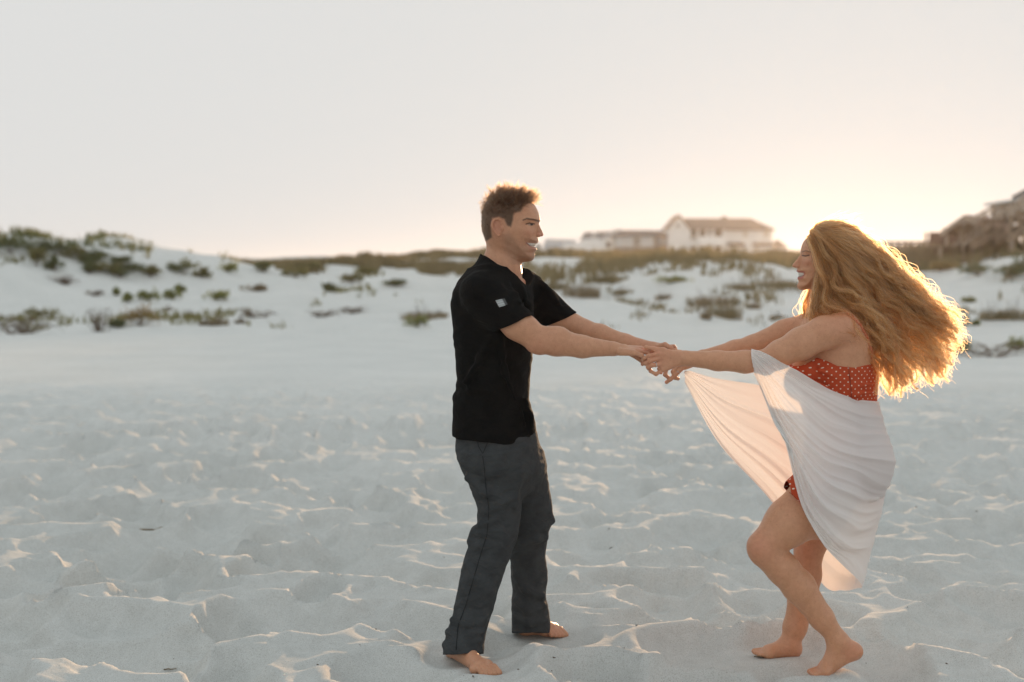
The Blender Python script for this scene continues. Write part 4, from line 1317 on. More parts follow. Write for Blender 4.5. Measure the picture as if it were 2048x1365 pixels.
    finger(F, [(1280, 698, 4.722), (1300, 701, 4.726), (1306, 714, 4.73), (1298, 724, 4.73)], .0092)
    finger(F, [(1238, 700, 4.73), (1258, 706, 4.745), (1276, 716, 4.742), (1290, 727, 4.732)], .0108, .85)
    # far arm (his left)
    F.put(cone(W(1062, 592, 5.115), W(1120, 637, 5.06), .056, .050), .03)
    chain(F, [W(1120, 637, 5.06), W(1168, 660, 5.02)], [.050, .040], .02)
    chain(F, [W(1168, 660, 5.02), W(1200, 670, 5.0), W(1250, 686, 4.965), W(1306, 697, 4.935)], [.038, .040, .033, .0235], .016)
    # far hand
    F.put(cone(W(1306, 697, 4.935), W(1330, 699, 4.925), .022, .024, ((0, 1, 0), .8)), .012)
    finger(F, [(1330, 694, 4.905), (1347, 694, 4.90), (1353, 706, 4.898), (1344, 715, 4.90)], .0094)
    finger(F, [(1331, 696, 4.922), (1349, 697, 4.92), (1354, 709, 4.915), (1345, 718, 4.91)], .0094)
    finger(F, [(1329, 700, 4.938), (1346, 702, 4.94), (1351, 714, 4.935), (1343, 722, 4.925)], .0090)
    finger(F, [(1326, 705, 4.952), (1341, 708, 4.955), (1346, 718, 4.95), (1339, 725, 4.94)], .0082)
    finger(F, [(1316, 694, 4.912), (1330, 690, 4.895), (1341, 696, 4.885), (1347, 706, 4.882)], .0105, .85)
    # near foot, turned towards the camera
    def foot(ank, heel, ball_, toes, r, wdir):
        F.put(cone(ank + [0, 0, .05], ank, .036, .034), .02)
        F.put(cone(ank, heel, .034, .030), .02)
        F.put(cone(heel, ball_, .032, .024), .02)
        F.put(cone(ank, ball_, .028, .021), .025)
        F.put(cone(ball_ + wdir * .032, ball_ - wdir * .034, .022, .017), .02)
        d = toes - ball_; d = d / np.linalg.norm(d)
        for j, (o, L, rr) in enumerate(((.034, .062, .0135), (.016, .060, .0105), (.001, .054, .0100), (-.014, .047, .0095), (-.029, .038, .0088))):
            a = ball_ + wdir * o; b = a + d * L * .55 + np.array([0, 0, .006]); c = a + d * L + np.array([0, 0, -.004])
            F.put(cone(a, b, rr * 1.05, rr), .006); F.put(cone(b, c, rr, rr * .95), .003)
    ank = W(917, 1286, 4.80); ank[2] = .068
    heel = np.array([ank[0] - .025, 4.845, .028]); bl = flat_at(962, 1335, .022); tt = flat_at(986, 1349, .012)
    d = tt - bl; d[2] = 0; d /= np.linalg.norm(d); wd = np.array([-d[1], d[0], 0])
    if wd[0] < 0: wd = -wd
    foot(ank, heel, bl, tt, 1, wd)
    ank2 = W(1062, 1240, 5.15); ank2[2] = .075
    heel2 = np.array([ank2[0] - .025, 5.16, .025]); bl2 = flat_at(1098, 1262, .015) + [0, .02, 0]; tt2 = flat_at(1122, 1272, .0)
    d = tt2 - bl2; d[2] = 0; d /= np.linalg.norm(d); wd = np.array([-d[1], d[0], 0])
    foot(ank2, heel2, bl2, tt2, 1, wd)
    P, Q = F.mesh()
    P = relax(P, Q, 1)
    # ---------------- colours that belong to the skin
    base = np.tile(np.array([0.58, 0.30, 0.18]), (len(P), 1))
    u, v, w = Hd.uvw(P)
    hm = (v < 530) & (u > 940) & (u < 1095) & (P[:, 0] < xa(1100))
    hmf = hm.astype(float)
    side = np.clip(np.abs(w) / 6, 0, 1)
    base = mixc(base, hmf * .35 * np.exp(-((u - 1062) / 13) ** 2 - ((v - 468) / 9) ** 2), (.52, .22, .15))          # flush
    base = mixc(base, hmf * .55 * np.exp(-((u - 1081) / 6) ** 2 - ((v - 470) / 6) ** 2), (.50, .22, .155))
    stub = poly_mask(u, v, [(1012, 470), (1022, 468), (1034, 480), (1046, 492), (1054, 480), (1066, 478), (1080, 479), (1078, 526), (1030, 530), (1012, 500)], 9)
    base = mixc(base, hmf * .34 * stub, (.20, .125, .09))
    ear = hmf * np.exp(-((u - 1000) / 12) ** 2 - ((v - 457) / 16) ** 2) * (np.abs(w) > 30)
    base = mixc(base, .5 * ear, (.55, .22, .15))
    brow = np.maximum.reduce([seg_mask(u, v, (1051, 442.5), (1058, 439.5), 1.3), seg_mask(u, v, (1058, 439.5), (1070, 441.3), 1.8), seg_mask(u, v, (1070, 441.3), (1080, 443.5), 1.8)])
    base = mixc(base, hmf * .8 * brow * (np.abs(w) > 4), (.075, .045, .028))
    eyew = poly_mask(u, v, [(1058, 450.8), (1062, 449.3), (1068, 449.2), (1071, 451.3), (1067, 452.8), (1061, 452.6)], .7) * (np.abs(w) > 8)
    base = mixc(base, hmf * .7 * eyew, (.36, .27, .23))
    base = mixc(base, hmf * eyew * (1 - sstep(2.0, 3.0, np.hypot(u - 1066.3, v - 451))), (.06, .06, .055))
    lash = np.maximum(seg_mask(u, v, (1056, 450.2), (1062, 448), 1.0, .6), seg_mask(u, v, (1062, 448), (1071, 449.4), 1.2, .6))
    base = mixc(base, hmf * .9 * lash * (np.abs(w) > 8), (.05, .03, .022))
    lips = np.maximum.reduce([seg_mask(u, v, (1056.5, 486.0), (1066, 486.0), 1.0), seg_mask(u, v, (1066, 486.0), (1078, 485.8), 1.2), seg_mask(u, v, (1056, 487), (1062, 494.5), 1.8), seg_mask(u, v, (1062, 495.5), (1074, 498), 2.7)])
    base = mixc(base, hmf * .45 * lips, (.50, .21, .16))
    teeth = poly_mask(u, v, [(1057, 486.6), (1066, 487.3), (1076, 487.6), (1076, 493.5), (1068, 494.2), (1061, 491.5)], .6)
    base = mixc(base, hmf * teeth, (.66, .61, .55))
    base = mixc(base, hmf * .8 * seg_mask(u, v, (1056.5, 487.2), (1062, 492.5), 1.0), (.16, .05, .04))
    # short dark stubble of the cropped scalp
    cap = poly_mask(u, v, [(1061, 408), (1050, 416), (1046, 426), (1032, 428), (1031, 442), (1027, 456), (1019, 452), (1014, 440), (1003, 436), (990, 438), (986, 452), (988, 476), (976, 482), (940, 482), (940, 360), (1085, 360), (1085, 402), (1072, 412)], 3.0)
    base = mixc(base, hmf * .9 * cap, (.085, .05, .03))
    hands = (P[:, 0] > xa(1262))
    base = mixc(base, .3 * sstep(xa(1225), xa(1290), P[:, 0]), (.60, .29, .20))
    for (px, py, Y, rad, am) in ((1072, 696, 4.735, .045, .5), (1105, 700, 4.72, .05, .25), (1283, 700, 4.70, .03, .4), (1345, 697, 4.92, .03, .45), (965, 1332, 4.66, .05, .3), (1110, 1266, 5.12, .04, .4), (917, 1290, 4.8, .05, .3)):
        d2 = ((P - W(px, py, Y)) ** 2).sum(1); base = mixc(base, am * np.exp(-d2 / rad ** 2), (.58, .235, .15))
    body = finish("person", P, Q, M_SKIN, None, origin, base)
    body["label"] = "man in black T-shirt and charcoal trousers, barefoot, pulling on the woman's hands"
    body["category"] = "person"
    return body, origin, Hd

MAN, MO, MHEAD = build_man()

# ---------------- black T-shirt
def build_shirt():
    yaw = 0.34
    F = Field(axis((W(880, 600, YM)[0], W(1160, 600, YM)[0], .0032)), axis((4.62, 5.26, .0034)), axis((row_z(896, 4.9), row_z(500, YM), .0032)))
    rows = [(538, 940, 1044, YM, .10), (556, 922, 1052, YM, .15), (585, 906, 1062, YM, .178), (610, 903.5, 1066, YM, .185), (640, 907, 1067, YM, .182), (665, 908.5, 1066, YM, .178), (700, 911.5, 1064, YM, .172),
            (722, 913.5, 1062.5, YM, .168), (755, 916.5, 1059.5, YM, .165), (772, 918.5, 1057.5, YM, .165), (783, 914, 1056, YM, .167), (798, 908.5, 1057, YM, .171), (837, 907, 1066, YM, .176), (862, 907.5, 1073, YM, .18), (900, 907, 1072, YM, .18)]
    F.put(loft(rows, yaw, 2.25))
    # shoulder yoke and collar base
    F.put(cone(W(1000, 548, YM), W(962, 574, YM - .145), .066, .06), .05)
    F.put(cone(W(1008, 548, YM), W(1050, 570, YM + .14), .066, .06), .05)
    F.put(cone(W(990, 528, YM), W(985, 560, YM), .070, .085), .03)
    # sleeves, each cut by its own cuff plane
    def sleeve(a, b, c, ra, rb, rc, cut, n, inner):
        f1 = cone(a, b, ra, rb); f2 = cone(b, c, rb, rc); cut = np.asarray(cut); n = np.asarray(n, float) / np.linalg.norm(n)
        g1 = cone(*inner)
        def f(X, Y, Z):
            p, q = f1[0](X, Y, Z), f2[0](X, Y, Z)
            h = np.maximum(.03 - np.abs(p - q), 0) / .03
            d = np.minimum(p, q) - h * h * .03 * .25
            pl = (X - cut[0]) * n[0] + (Y - cut[1]) * n[1] + (Z - cut[2]) * n[2]
            d = np.maximum(d, pl)
            # hollow cuff so that the arm leaves an opening
            hol = np.maximum(g1[0](X, Y, Z), -(pl + .035))
            return d
        return f, np.minimum(f1[1], f2[1]), np.maximum(f1[2], f2[2])
    nn = np.array([30, 0, -67.0])
    F.put(sleeve(W(966, 590, 4.775), W(1000, 622, 4.757), W(1050, 664, 4.735), .078, .0715, .069, W(1027, 646, 4.745), nn, (W(1000, 622, 4.757), W(1060, 668, 4.735), .064, .062)), .035)
    n2 = np.array([24, 0, -52.0])
    F.put(sleeve(W(1060, 590, 5.115), W(1090, 614, 5.09), W(1140, 652, 5.045), .072, .064, .0585, W(1121, 640, 5.06), n2, (W(1090, 614, 5.09), W(1150, 655, 5.045), .056, .053)), .035)
    # drag folds
    def fold(pts, r, k=.02, op='+'):
        p = [W(*q) for q in pts]
        for a, b in zip(p[:-1], p[1:]): F.put(cone(a, b, r, r * .8), k, op)
    fold([(1044, 580, 4.86), (1058, 612, 4.82), (1064, 646, 4.82)], .007, .03)
    fold([(1082, 566, 5.06), (1096, 596, 5.04)], .009); fold([(1092, 574, 5.05), (1108, 600, 5.03)], .008); fold([(1100, 584, 5.05), (1118, 608, 5.02)], .008)
    fold([(1010, 560, 4.83), (1030, 590, 4.74), (1040, 606, 4.71)], .007)
    fold([(918, 770, 4.90), (945, 778, 4.81), (985, 782, 4.785)], .012, .02); fold([(912, 792, 4.9), (938, 800, 4.82), (968, 806, 4.79)], .010, .02)
    fold([(1052, 800, 4.86), (1060, 832, 4.85), (1064, 866, 4.85)], .008, .03); fold([(1040, 815, 4.80), (1050, 850, 4.805)], .006, .03)
    fold([(990, 668, 4.77), (960, 720, 4.775), (930, 765, 4.80)], .007, .03); fold([(1000, 672, 4.77), (1010, 740, 4.775), (1030, 800, 4.785)], .006, .03)
    # hem, neck opening
    hz0, hz1 = W(908, 870, YM), W(1066, 880, YM)
    sl = (hz1[2] - hz0[2]) / (hz1[0] - hz0[0])
    nc = W(1002, 534, YM); ax_ = W(1030, 500, YM) - W(1002, 545, YM)
    def trim(D, X, Y, Z):
        wav = 0.0025 * np.sin(X * 38 + Y * 21)
        D = np.maximum(D, (hz0[2] + sl * (X - hz0[0]) + wav) - Z)
        wr = 0.0022 * np.sin((Z * 55 + X * 30 + 3 * np.sin(X * 17 + Y * 9)) ) + 0.0016 * np.sin(Z * 120 - X * 60 + 2 * np.sin(Z * 31 + Y * 27))
        return D + wr * .55
    F.whole(trim)
    # collar: cut everything above the tilted neckline and hollow the neck
    f, lo, hi = cone(W(1000, 560, YM - .002), W(1006, 480, YM - .004), .064, .062)
    F.put((f, lo, hi), .006, '-')
    a, b, c = W(966, 513, YM), W(1040, 571, YM - .02), None
    def topcut(D, X, Y, Z):
        zline = a[2] + (X - a[0]) * (b[2] - a[2]) / (b[0] - a[0]) + 0.004
        away = np.maximum(np.sqrt((X - W(1003, 540, YM)[0]) ** 2 + (Y - YM) ** 2) - .088, 0)
        return np.maximum(D, Z - zline - away * 1.25)
    F.whole(topcut)
    P, Q = F.mesh()
    P = relax(P, Q, 2)
    return P, Q

M_SHIRT = cloth_mat("black_jersey", (0.0055, 0.0055, 0.0055), 0.95, 1200, 0.08, .25, 14, .0, .3)
P, Q = build_shirt()
SHIRT = finish("shirt", P, Q, M_SHIRT, MAN, MO, label="black crew neck T-shirt")
# ribbed collar
def ring_tube(pts, r, name, m, parent, o, k=8, closed=True):
    p = np.array(pts) - o
    if closed: p = smooth_poly(p, 5); p = np.vstack([p, p[:1]])
    b = MB(); b.tube(p, r, r, k)
    return add_obj(name, b.mesh(name, True), m, parent)
col_pts = []
for t in np.linspace(0, 2 * math.pi, 16, endpoint=False):
    q = W(1002 + 35.5 * math.cos(t), 541 + 26.0 * math.cos(t), YM - .003)
    q[1] += .0695 * math.sin(t); q[2] += 0.006 * abs(math.sin(t))
    col_pts.append(q)
ring_tube(col_pts, .0075, "collar", M_SHIRT, SHIRT, MO)
# grey flag patch on the near sleeve
def sleeve_patch():
    from mathutils.bvhtree import BVHTree
    me = SHIRT.data
    bv = BVHTree.FromPolygons([tuple(v.co) for v in me.vertices], [tuple(p.vertices) for p in me.polygons])
    quad = [G(991, 601.5), G(1009, 597), (1015.5, 609.5), (998.5, 615)]
    n, m_ = 10, 7; V = []
    for j in range(m_):
        for i in range(n):
            s_, t = i / (n - 1), j / (m_ - 1)
            q = (1 - t) * ((1 - s_) * np.array(quad[0]) + s_ * np.array(quad[1])) + t * ((1 - s_) * np.array(quad[3]) + s_ * np.array(quad[2]))
            d = ray(q[0], q[1]); d = d / np.linalg.norm(d)
            h = bv.ray_cast(Vector(np.array([0, 0, CAM_H]) - MO), Vector(d))
            V.append(np.array(h[0]) - d * .0022 if h[0] is not None else W(q[0], q[1], 4.68) - MO)
    Fq = [(j * n + i, j * n + i + 1, (j + 1) * n + i + 1, (j + 1) * n + i) for j in range(m_ - 1) for i in range(n - 1)]
    m = bpy.data.materials.new("flag_patch"); m.use_nodes = True
    p = m.node_tree.nodes["Principled BSDF"]; p.inputs["Roughness"].default_value = .7
    me = new_mesh("sleeve_patch", V, Fq, True)
    a = me.attributes.new("tint", 'FLOAT_COLOR', 'POINT'); c = np.ones((len(V), 4), np.float32)
    for j in range(m_):
        for i in range(n):
            g_ = .46 if j % 2 == 0 else .28
            if i >= n - 3: g_ = .06
            c[j * n + i, :3] = (g_ * .95, g_ * 1.02, g_ * 1.03)
    a.data.foreach_set("color", c.ravel())
    at = m.node_tree.nodes.new("ShaderNodeAttribute"); at.attribute_name = "tint"
    m.node_tree.links.new(at.outputs["Color"], p.inputs["Base Color"])
    o = add_obj("sleeve_patch", me, m, SHIRT); o["label"] = "small grey striped flag patch on the sleeve"
    return bv
sleeve_patch()

# ---------------- trousers
def build_trousers():
    F = Field(axis((W(872, 1000, YM)[0], W(1125, 1000, YM)[0], .0032)), axis((4.63, 5.30, .0036)), axis((-.04, row_z(850, YM), .0034)))
    yaw = 0.25
    F.put(loft([(840, 913, 1066, YM, .165), (868, 911.5, 1073, YM, .172), (890, 914, 1079, YM, .176), (915, 920, 1085, YM, .174), (940, 930, 1088, YM, .16), (962, 948, 1076, YM, .135), (985, 968, 1058, YM, .10), (1000, 985, 1040, YM, .05)], yaw, 2.2))
    near = [(905, 918, 1040, 4.865, .098), (930, 925, 1039, 4.865, .098), (950, 931, 1038, 4.865, .096), (975, 940, 1039.5, 4.865, .092), (1000, 950, 1041, 4.865, .089), (1030, 959, 1041, 4.868, .086), (1050, 953, 1040, 4.862, .086),
            (1075, 946, 1036, 4.858, .086), (1095, 935, 1027, 4.852, .083), (1120, 927, 1018, 4.845, .081), (1170, 917, 1000, 4.83, .078), (1231, 905, 983, 4.81, .076), (1262, 895, 974, 4.80, .076), (1280, 888, 968, 4.78, .092), (1311, 886, 967.5, 4.77, .105)]
    far = [(905, 988, 1084, 5.03, .095), (950, 1000, 1094.5, 5.035, .094), (985, 1010, 1101, 5.045, .09), (1012, 1015, 1105, 5.05, .088), (1046, 1020, 1106.5, 5.06, .086), (1066, 1020, 1096, 5.07, .084), (1107, 1019, 1091, 5.09, .08), (1152, 1022.5, 1096, 5.11, .078),
           (1190, 1024.5, 1091, 5.125, .076), (1212, 1023, 1096, 5.13, .076), (1240, 1023, 1100, 5.135, .077), (1268, 1024, 1101, 5.135, .078)]
    F.put(loft(near, .1, 2.15), .05)
    F.put(loft(far, .1, 2.15), .05)
    def fold(pts, r, k=.026, op='+'):
        p = [W(*q) for q in pts]
        for a, b in zip(p[:-1], p[1:]): F.put(cone(a, b, r * 1.25, r * .9), k, op)
    # seat and hip drag lines
    fold([(1046, 900, 4.83), (1036, 950, 4.80), (1030, 1010, 4.80)], .010); fold([(948, 930, 4.79), (985, 945, 4.765), (1030, 935, 4.80)], .008, .03)
    fold([(935, 958, 4.80), (970, 985, 4.772), (1020, 1000, 4.79)], .008, .03); fold([(925, 925, 4.82), (960, 930, 4.77), (1000, 918, 4.775)], .006, .03)
    # behind the knee
    fold([(949, 1058, 4.83), (964, 1048, 4.79), (992, 1040, 4.782)], .009); fold([(945, 1072, 4.83), (966, 1068, 4.788), (1004, 1064, 4.782)], .009)
    fold([(940, 1084, 4.83), (962, 1090, 4.785), (996, 1098, 4.778)], .008); fold([(963, 1032, 4.85), (977, 1020, 4.792), (1004, 1008, 4.776)], .007, .03)
    # shin and hem
    fold([(922, 1170, 4.78), (945, 1200, 4.752), (966, 1232, 4.752)], .006, .03); fold([(932, 1130, 4.79), (955, 1160, 4.765), (985, 1188, 4.77)], .006, .03)
    fold([(904, 1240, 4.77), (930, 1250, 4.742), (966, 1244, 4.742)], .008, .025); fold([(895, 1264, 4.76), (930, 1273, 4.732), (966, 1264, 4.735)], .008, .025)
    fold([(890, 1288, 4.76), (925, 1294, 4.722), (960, 1284, 4.725)], .007, .02)
    # far leg
    fold([(1104, 1042, 5.02), (1085, 1052, 4.985), (1050, 1062, 4.985)], .009); fold([(1090, 1076, 5.03), (1075, 1078, 4.99), (1045, 1086, 4.995)], .008)
    fold([(1032, 1150, 5.05), (1052, 1180, 5.035), (1086, 1192, 5.06)], .007, .03); fold([(1030, 1202, 5.06), (1055, 1222, 5.05), (1090, 1214, 5.07)], .008, .025)
    fold([(1030, 1234, 5.07), (1060, 1246, 5.055), (1094, 1240, 5.075)], .008, .025); fold([(1076, 950, 4.95), (1062, 1000, 4.965)], .006, .03)
    hzn = row_z(1309, 4.79); hzf = row_z(1266, 5.13)
    def trim(D, X, Y, Z):
        wr = 0.0028 * np.sin(Z * 48 + X * 35 + 2.5 * np.sin(X * 21 + Y * 13)) + 0.0018 * np.sin(Z * 105 - X * 70 + 2 * np.sin(Z * 40 + Y * 31))
        hem = np.where(Y + .25 * (X - W(990, 1280, 4.95)[0]) * -1 < 4.96, hzn + (4.79 - Y) * .30, hzf + (5.13 - Y) * .29) + 0.002 * np.sin(X * 60 + Y * 40)
        return np.maximum(D + wr * .4, hem - Z)
    F.whole(trim)
    P, Q = F.mesh()
    return relax(P, Q, 2), Q

M_PANTS = cloth_mat("charcoal_twill", (0.050, 0.054, 0.057), 0.9, 800, 0.15, .14, 22, .0, .55)
P, Q = build_trousers()
TROUSERS = finish("trousers", P, Q, M_PANTS, MAN, MO, label="charcoal cotton trousers")
# stitched seams laid on the cloth: side seam and slanted pocket
from mathutils.bvhtree import BVHTree
def bvh_of(o):
    me = o.data
    return BVHTree.FromPolygons([tuple(v.co) for v in me.vertices], [tuple(p.vertices) for p in me.polygons])
def on_surface(bv, org, pts, n=40, lift=.001):
    """polyline in photograph pixels thrown onto a garment"""
    P = np.asarray(pts, float); s = np.r_[0, np.cumsum(np.linalg.norm(np.diff(P, axis=0), axis=1))]
    out = []
    for t in np.linspace(0, s[-1], n):
        q = np.array([np.interp(t, s, P[:, 0]), np.interp(t, s, P[:, 1])])
        d = ray(*q); d /= np.linalg.norm(d)
        h = bv.ray_cast(Vector(np.array([0, 0, CAM_H]) - org), Vector(d))
        if h[0] is not None: out.append(np.array(h[0]) - d * lift)
    return np.array(out)
M_SEAM = mat("dark_stitching", (0.016, 0.018, 0.02), 0.9, var=.2, scale=200)
bvp = bvh_of(TROUSERS)
for nm, pts in (("side_seam", [(964, 905), (968, 930), (972, 975), (978, 1020), (974, 1070), (958, 1120), (945, 1165), (932, 1210), (916, 1252), (912, 1300)]),
                ("pocket_seam", [(980, 872), (974, 888), (966, 907)]), ("pocket_seam", [(953, 873), (957, 893), (965, 907)])):
    b = MB(); b.tube(on_surface(bvp, MO, pts), .0016, .0016, 5); add_obj(nm, b.mesh(nm, True), M_SEAM, TROUSERS)

# ---------------- short brown hair
def build_man_hair():
    me = MAN.data
    n = len(me.vertices); co = np.empty(3 * n, np.float32); me.vertices.foreach_get("co", co); co = co.reshape(-1, 3).astype(float)
    no = np.empty(3 * n, np.float32); me.vertices.foreach_get("normal", no); no = no.reshape(-1, 3).astype(float)
    u, v, w = MHEAD.uvw(co + MO)
    region = poly_dist([(1064, 407), (1050, 415), (1044, 425), (1033, 428), (1031, 440), (1027, 452), (1020, 452), (1014, 438), (1003, 434), (990, 436), (985, 448), (988, 474), (976, 482), (940, 480), (940, 360), (1080, 360), (1080, 400)], u, v)
    ok = np.where((region > 0) & (np.abs(w) < 60))[0]
    r = np.random.default_rng(5)
    pick = r.choice(ok, 8200)
    p0 = co[pick] + r.normal(size=(len(pick), 3)) * .0012; nn = no[pick]; uu, vv, ww = u[pick], v[pick], w[pick]
    top = sstep(432, 404, vv) * (1 - .35 * sstep(990, 965, uu))           # long on top, cropped at the sides
    L = .0075 + .030 * top * (.75 + .5 * r.random(len(pick))) + .010 * top * sstep(1040, 1070, uu)
    L *= (1 - .45 * sstep(455, 480, vv))
    fwd = np.array([MHEAD.e[0], MHEAD.e[1], 0.0]); up = np.array([0, 0, 1.0])
    # combing direction: forward on top with lift at the fringe, down at the sides
    clump = r.normal(size=(900, 3)); ck = (np.floor(uu / 5.0).astype(int) * 31 + np.floor(ww / 5.0).astype(int) * 17 + np.floor(vv / 7.0).astype(int) * 7) % 900
    comb = top[:, None] * (fwd * 0.75 + up * (0.30 + .5 * sstep(1030, 1068, uu))[:, None]) + (1 - top[:, None]) * (-up * .7 - fwd * .35)
    d = nn * (.45 + .25 * top)[:, None] + comb + .33 * clump[ck] * (.4 + top[:, None]) + .14 * r.normal(size=p0.shape)
    d /= np.linalg.norm(d, axis=1)[:, None]
    m = 6; t = np.linspace(0, 1, m)[None, :, None]
    curl = np.cross(d, nn); curl *= .15
    bend = (nn * .35 - up * 0.10)
    S = p0[:, None, :] - nn[:, None, :] * .002 + d[:, None, :] * L[:, None, None] * t + (curl + .18 * clump[ck])[:, None, :] * L[:, None, None] * t ** 2 * .7 + 0 * bend[:, None, :]
    hair_obj("hair", S, .00042, .00018, hair_material("brown_hair", (.045, .021, .010), .4, .5), MAN, "short brown hair, longer and tousled on top")
build_man_hair()
# ---------------------------------------------------------------- the woman
YW = 4.77
M_SKIN2 = skin_material("woman_skin")

W_TORSO = [(628, 1640, 1690, YW, .085), (640, 1622, 1704, YW, .13), (660, 1606, 1722, YW, .158), (690, 1600, 1740, YW, .158), (716, 1598, 1748, YW, .152), (740, 1597, 1750, YW, .147), (765, 1604, 1749, YW, .138), (790, 1613, 1747, YW, .131),
           (807, 1620, 1746, YW, .128), (850, 1625, 1755, YW, .148), (890, 1622, 1766, YW, .168), (918, 1618, 1769, YW, .175), (950, 1616, 1766, YW, .172), (985, 1620, 1752, YW, .15)]

def woman_torso(F, grow=0.0):
    rows = [(a, l - grow / .00185, r + grow / .00185, y, b + grow) for (a, l, r, y, b) in W_TORSO]
    F.put(loft(rows, -.38, 2.15), .02)
    F.put(ball(W(1613, 741, 4.70), np.array([.052, .058, .062]) + grow), .03)
    F.put(ball(W(1608, 741, 4.86), np.array([.052, .058, .062]) + grow), .03)
    F.put(ball(W(1724, 925, 4.685), np.array([.085, .085, .09]) + grow), .05)

def build_woman():
    origin = np.array([W(1600, 1300, YW)[0], YW, 0.0])
    prof = [(1620, 470), (1609, 481), (1604, 491), (1602.2, 499), (1601.4, 504), (1600.8, 511), (1600, 520), (1598.5, 530), (1594.5, 538.5), (1593.4, 543), (1596.5, 545.5), (1598, 550.5), (1595.4, 557), (1597.8, 563.5), (1594.4, 570.5), (1596, 576),
            (1602, 580), (1614, 579), (1632, 572), (1652, 566), (1682, 558), (1697, 535), (1702, 505), (1697, 480), (1680, 464), (1655, 457), (1635, 460)]
    Hd = Head(prof, 1650, 515, YW, 0.05, 38.0, [(455, 1), (500, 1), (520, .96), (540, .88), (560, .78), (582, .64)], 41)
    Hd.bump(1608, 511.5, -4.4, 8, 5.2)
    Hd.bump(1606, 511.6, 2.8, 4.6, 2.8)
    Hd.line((1602.5, 504), (1614, 503.5), 1.2, 2.6)
    Hd.line((1603, 509), (1612, 509.8), .8, 1.3)
    Hd.bump(1605, 525, 4.6, 7, 6.5)              # smiling cheek
    Hd.bump(1618, 522, 1.6, 10, 8)
    Hd.line((1598.5, 534), (1605.5, 549), -1.7, 1.9)
    Hd.bump(1600, 549, -3.0, 6, 3.6)
    Hd.bump(1599.5, 557, 1.7, 5, 2.3)
    Hd.bump(1601, 564, -1.2, 6, 2.5)
    Hd.bump(1600, 572, 1.6, 6, 4)
    Hd.bump(1622, 500, -1.5, 10, 8)
    xa = lambda p: W(p, 600, YW)[0]
    za = lambda p: row_z(p, YW)
    F = Field(axis((xa(1276), xa(1410), .0019), (xa(1410), xa(1500), .0035), (xa(1500), xa(1578), .0032), (xa(1578), xa(1640), .0021), (xa(1640), xa(1785), .0042)),
              axis((4.44, 4.56, .004), (4.56, 4.93, .0026), (4.93, 5.04, .005)),
              axis((-.05, .12, .0024), (.12, za(1000), .004), (za(1000), za(775), .007), (za(775), za(690), .0021), (za(690), za(585), .0038), (za(585), za(446), .0021)))
    F.put(Hd.prim())
    hp = Hd.at; k = Hd.k
    F.put(cone(hp(1601.5, 512), hp(1593, 525), 2.7 * k, 3.0 * k), .006)
    F.put(cone(hp(1603, 516), hp(1596, 530), 3.6 * k, 4.8 * k), .006)
    F.put(cone(hp(1593, 525), hp(1587.8, 531.4), 3.2 * k, 4.0 * k), .005)
    for sg in (-1, 1):
        F.put(ball(hp(1593.8, 533.0, sg * 4.4), np.array([4.2, 3.0, 3.5]) * k), .006)
        F.put(ball(hp(1591, 537, sg * 3.0), np.array([2.2, 1.4, 1.1]) * k), .002, '-')
    F.put(ball(hp(1607, 549), np.array([10.4, 14, 4.2]) * k), .001)
    # neck and torso
    F.put(cone(W(1648, 560, YW), W(1664, 640, YW), .050, .058), .02)
    woman_torso(F)
    F.put(cone(W(1664, 630, YW), W(1690, 652, 4.645), .045, .044), .045)
    F.put(cone(W(1660, 630, YW), W(1620, 652, 4.895), .045, .044), .045)
    F.put(ball(W(1716, 690, 4.685), (.05, .045, .075)), .05)           # shoulder blade
    # near arm (her left)
    chain(F, [W(1684, 655, 4.635), W(1648, 666, 4.625), W(1602, 688, 4.622), W(1560, 708, 4.625), W(1532, 722, 4.63)], [.056, .058, .0565, .047, .0385], .02)
    chain(F, [W(1532, 722, 4.63), W(1490, 724, 4.64), W(1435, 722, 4.655), W(1370, 717, 4.678)], [.0375, .040, .035, .0275], .016)
    F.put(ball(W(1535, 737, 4.64), (.018, .016, .014)), .02)
    # near hand: back towards the camera, thumb on top
    F.put(cone(W(1370, 717, 4.678), W(1356, 717, 4.678), .0262, .027, ((0, 1, 0), 1.25)), .01)
    for (y0, y1, a) in ((711, 708, 1318), (716, 718, 1317), (721, 729, 1320), (726, 739, 1326)):
        F.put(cone(W(1354, y0, 4.675), W(a, y1, 4.668), .0145, .0115), .010)
    finger(F, [(1318, 708, 4.666), (1298, 712, 4.660), (1288, 717, 4.668), (1286, 720, 4.684)], .0086)
    finger(F, [(1317, 718, 4.664), (1299, 722, 4.656), (1292, 727, 4.664), (1292, 729, 4.682)], .0088)
    finger(F, [(1320, 729, 4.666), (1304, 731, 4.656), (1296, 735, 4.664), (1297, 738, 4.682)], .0084)
    finger(F, [(1326, 739, 4.670), (1312, 749, 4.664), (1301, 743, 4.668), (1299, 737, 4.676)], .0072)
    finger(F, [(1350, 708, 4.672), (1326, 701, 4.672), (1308, 699, 4.676), (1292, 695, 4.682)], .0105, .72, .008)
    # far arm (her right)
    chain(F, [W(1612, 655, 4.90), W(1570, 668, 4.93), W(1505, 691, 4.945)], [.055, .052, .038], .02)
    chain(F, [W(1505, 691, 4.945), W(1470, 700, 4.94), W(1405, 714, 4.915)], [.037, .036, .025], .016)
    F.put(cone(W(1405, 714, 4.915), W(1368, 727, 4.905), .025, .026, ((0, 1, 0), 1.2)), .012)
    finger(F, [(1366, 735, 4.895), (1350, 751, 4.885), (1341, 759, 4.886), (1333, 765, 4.89)], .0090, .8)
    finger(F, [(1356, 730, 4.90), (1346, 744, 4.89), (1350, 756, 4.895), (1356, 758, 4.905)], .0090)
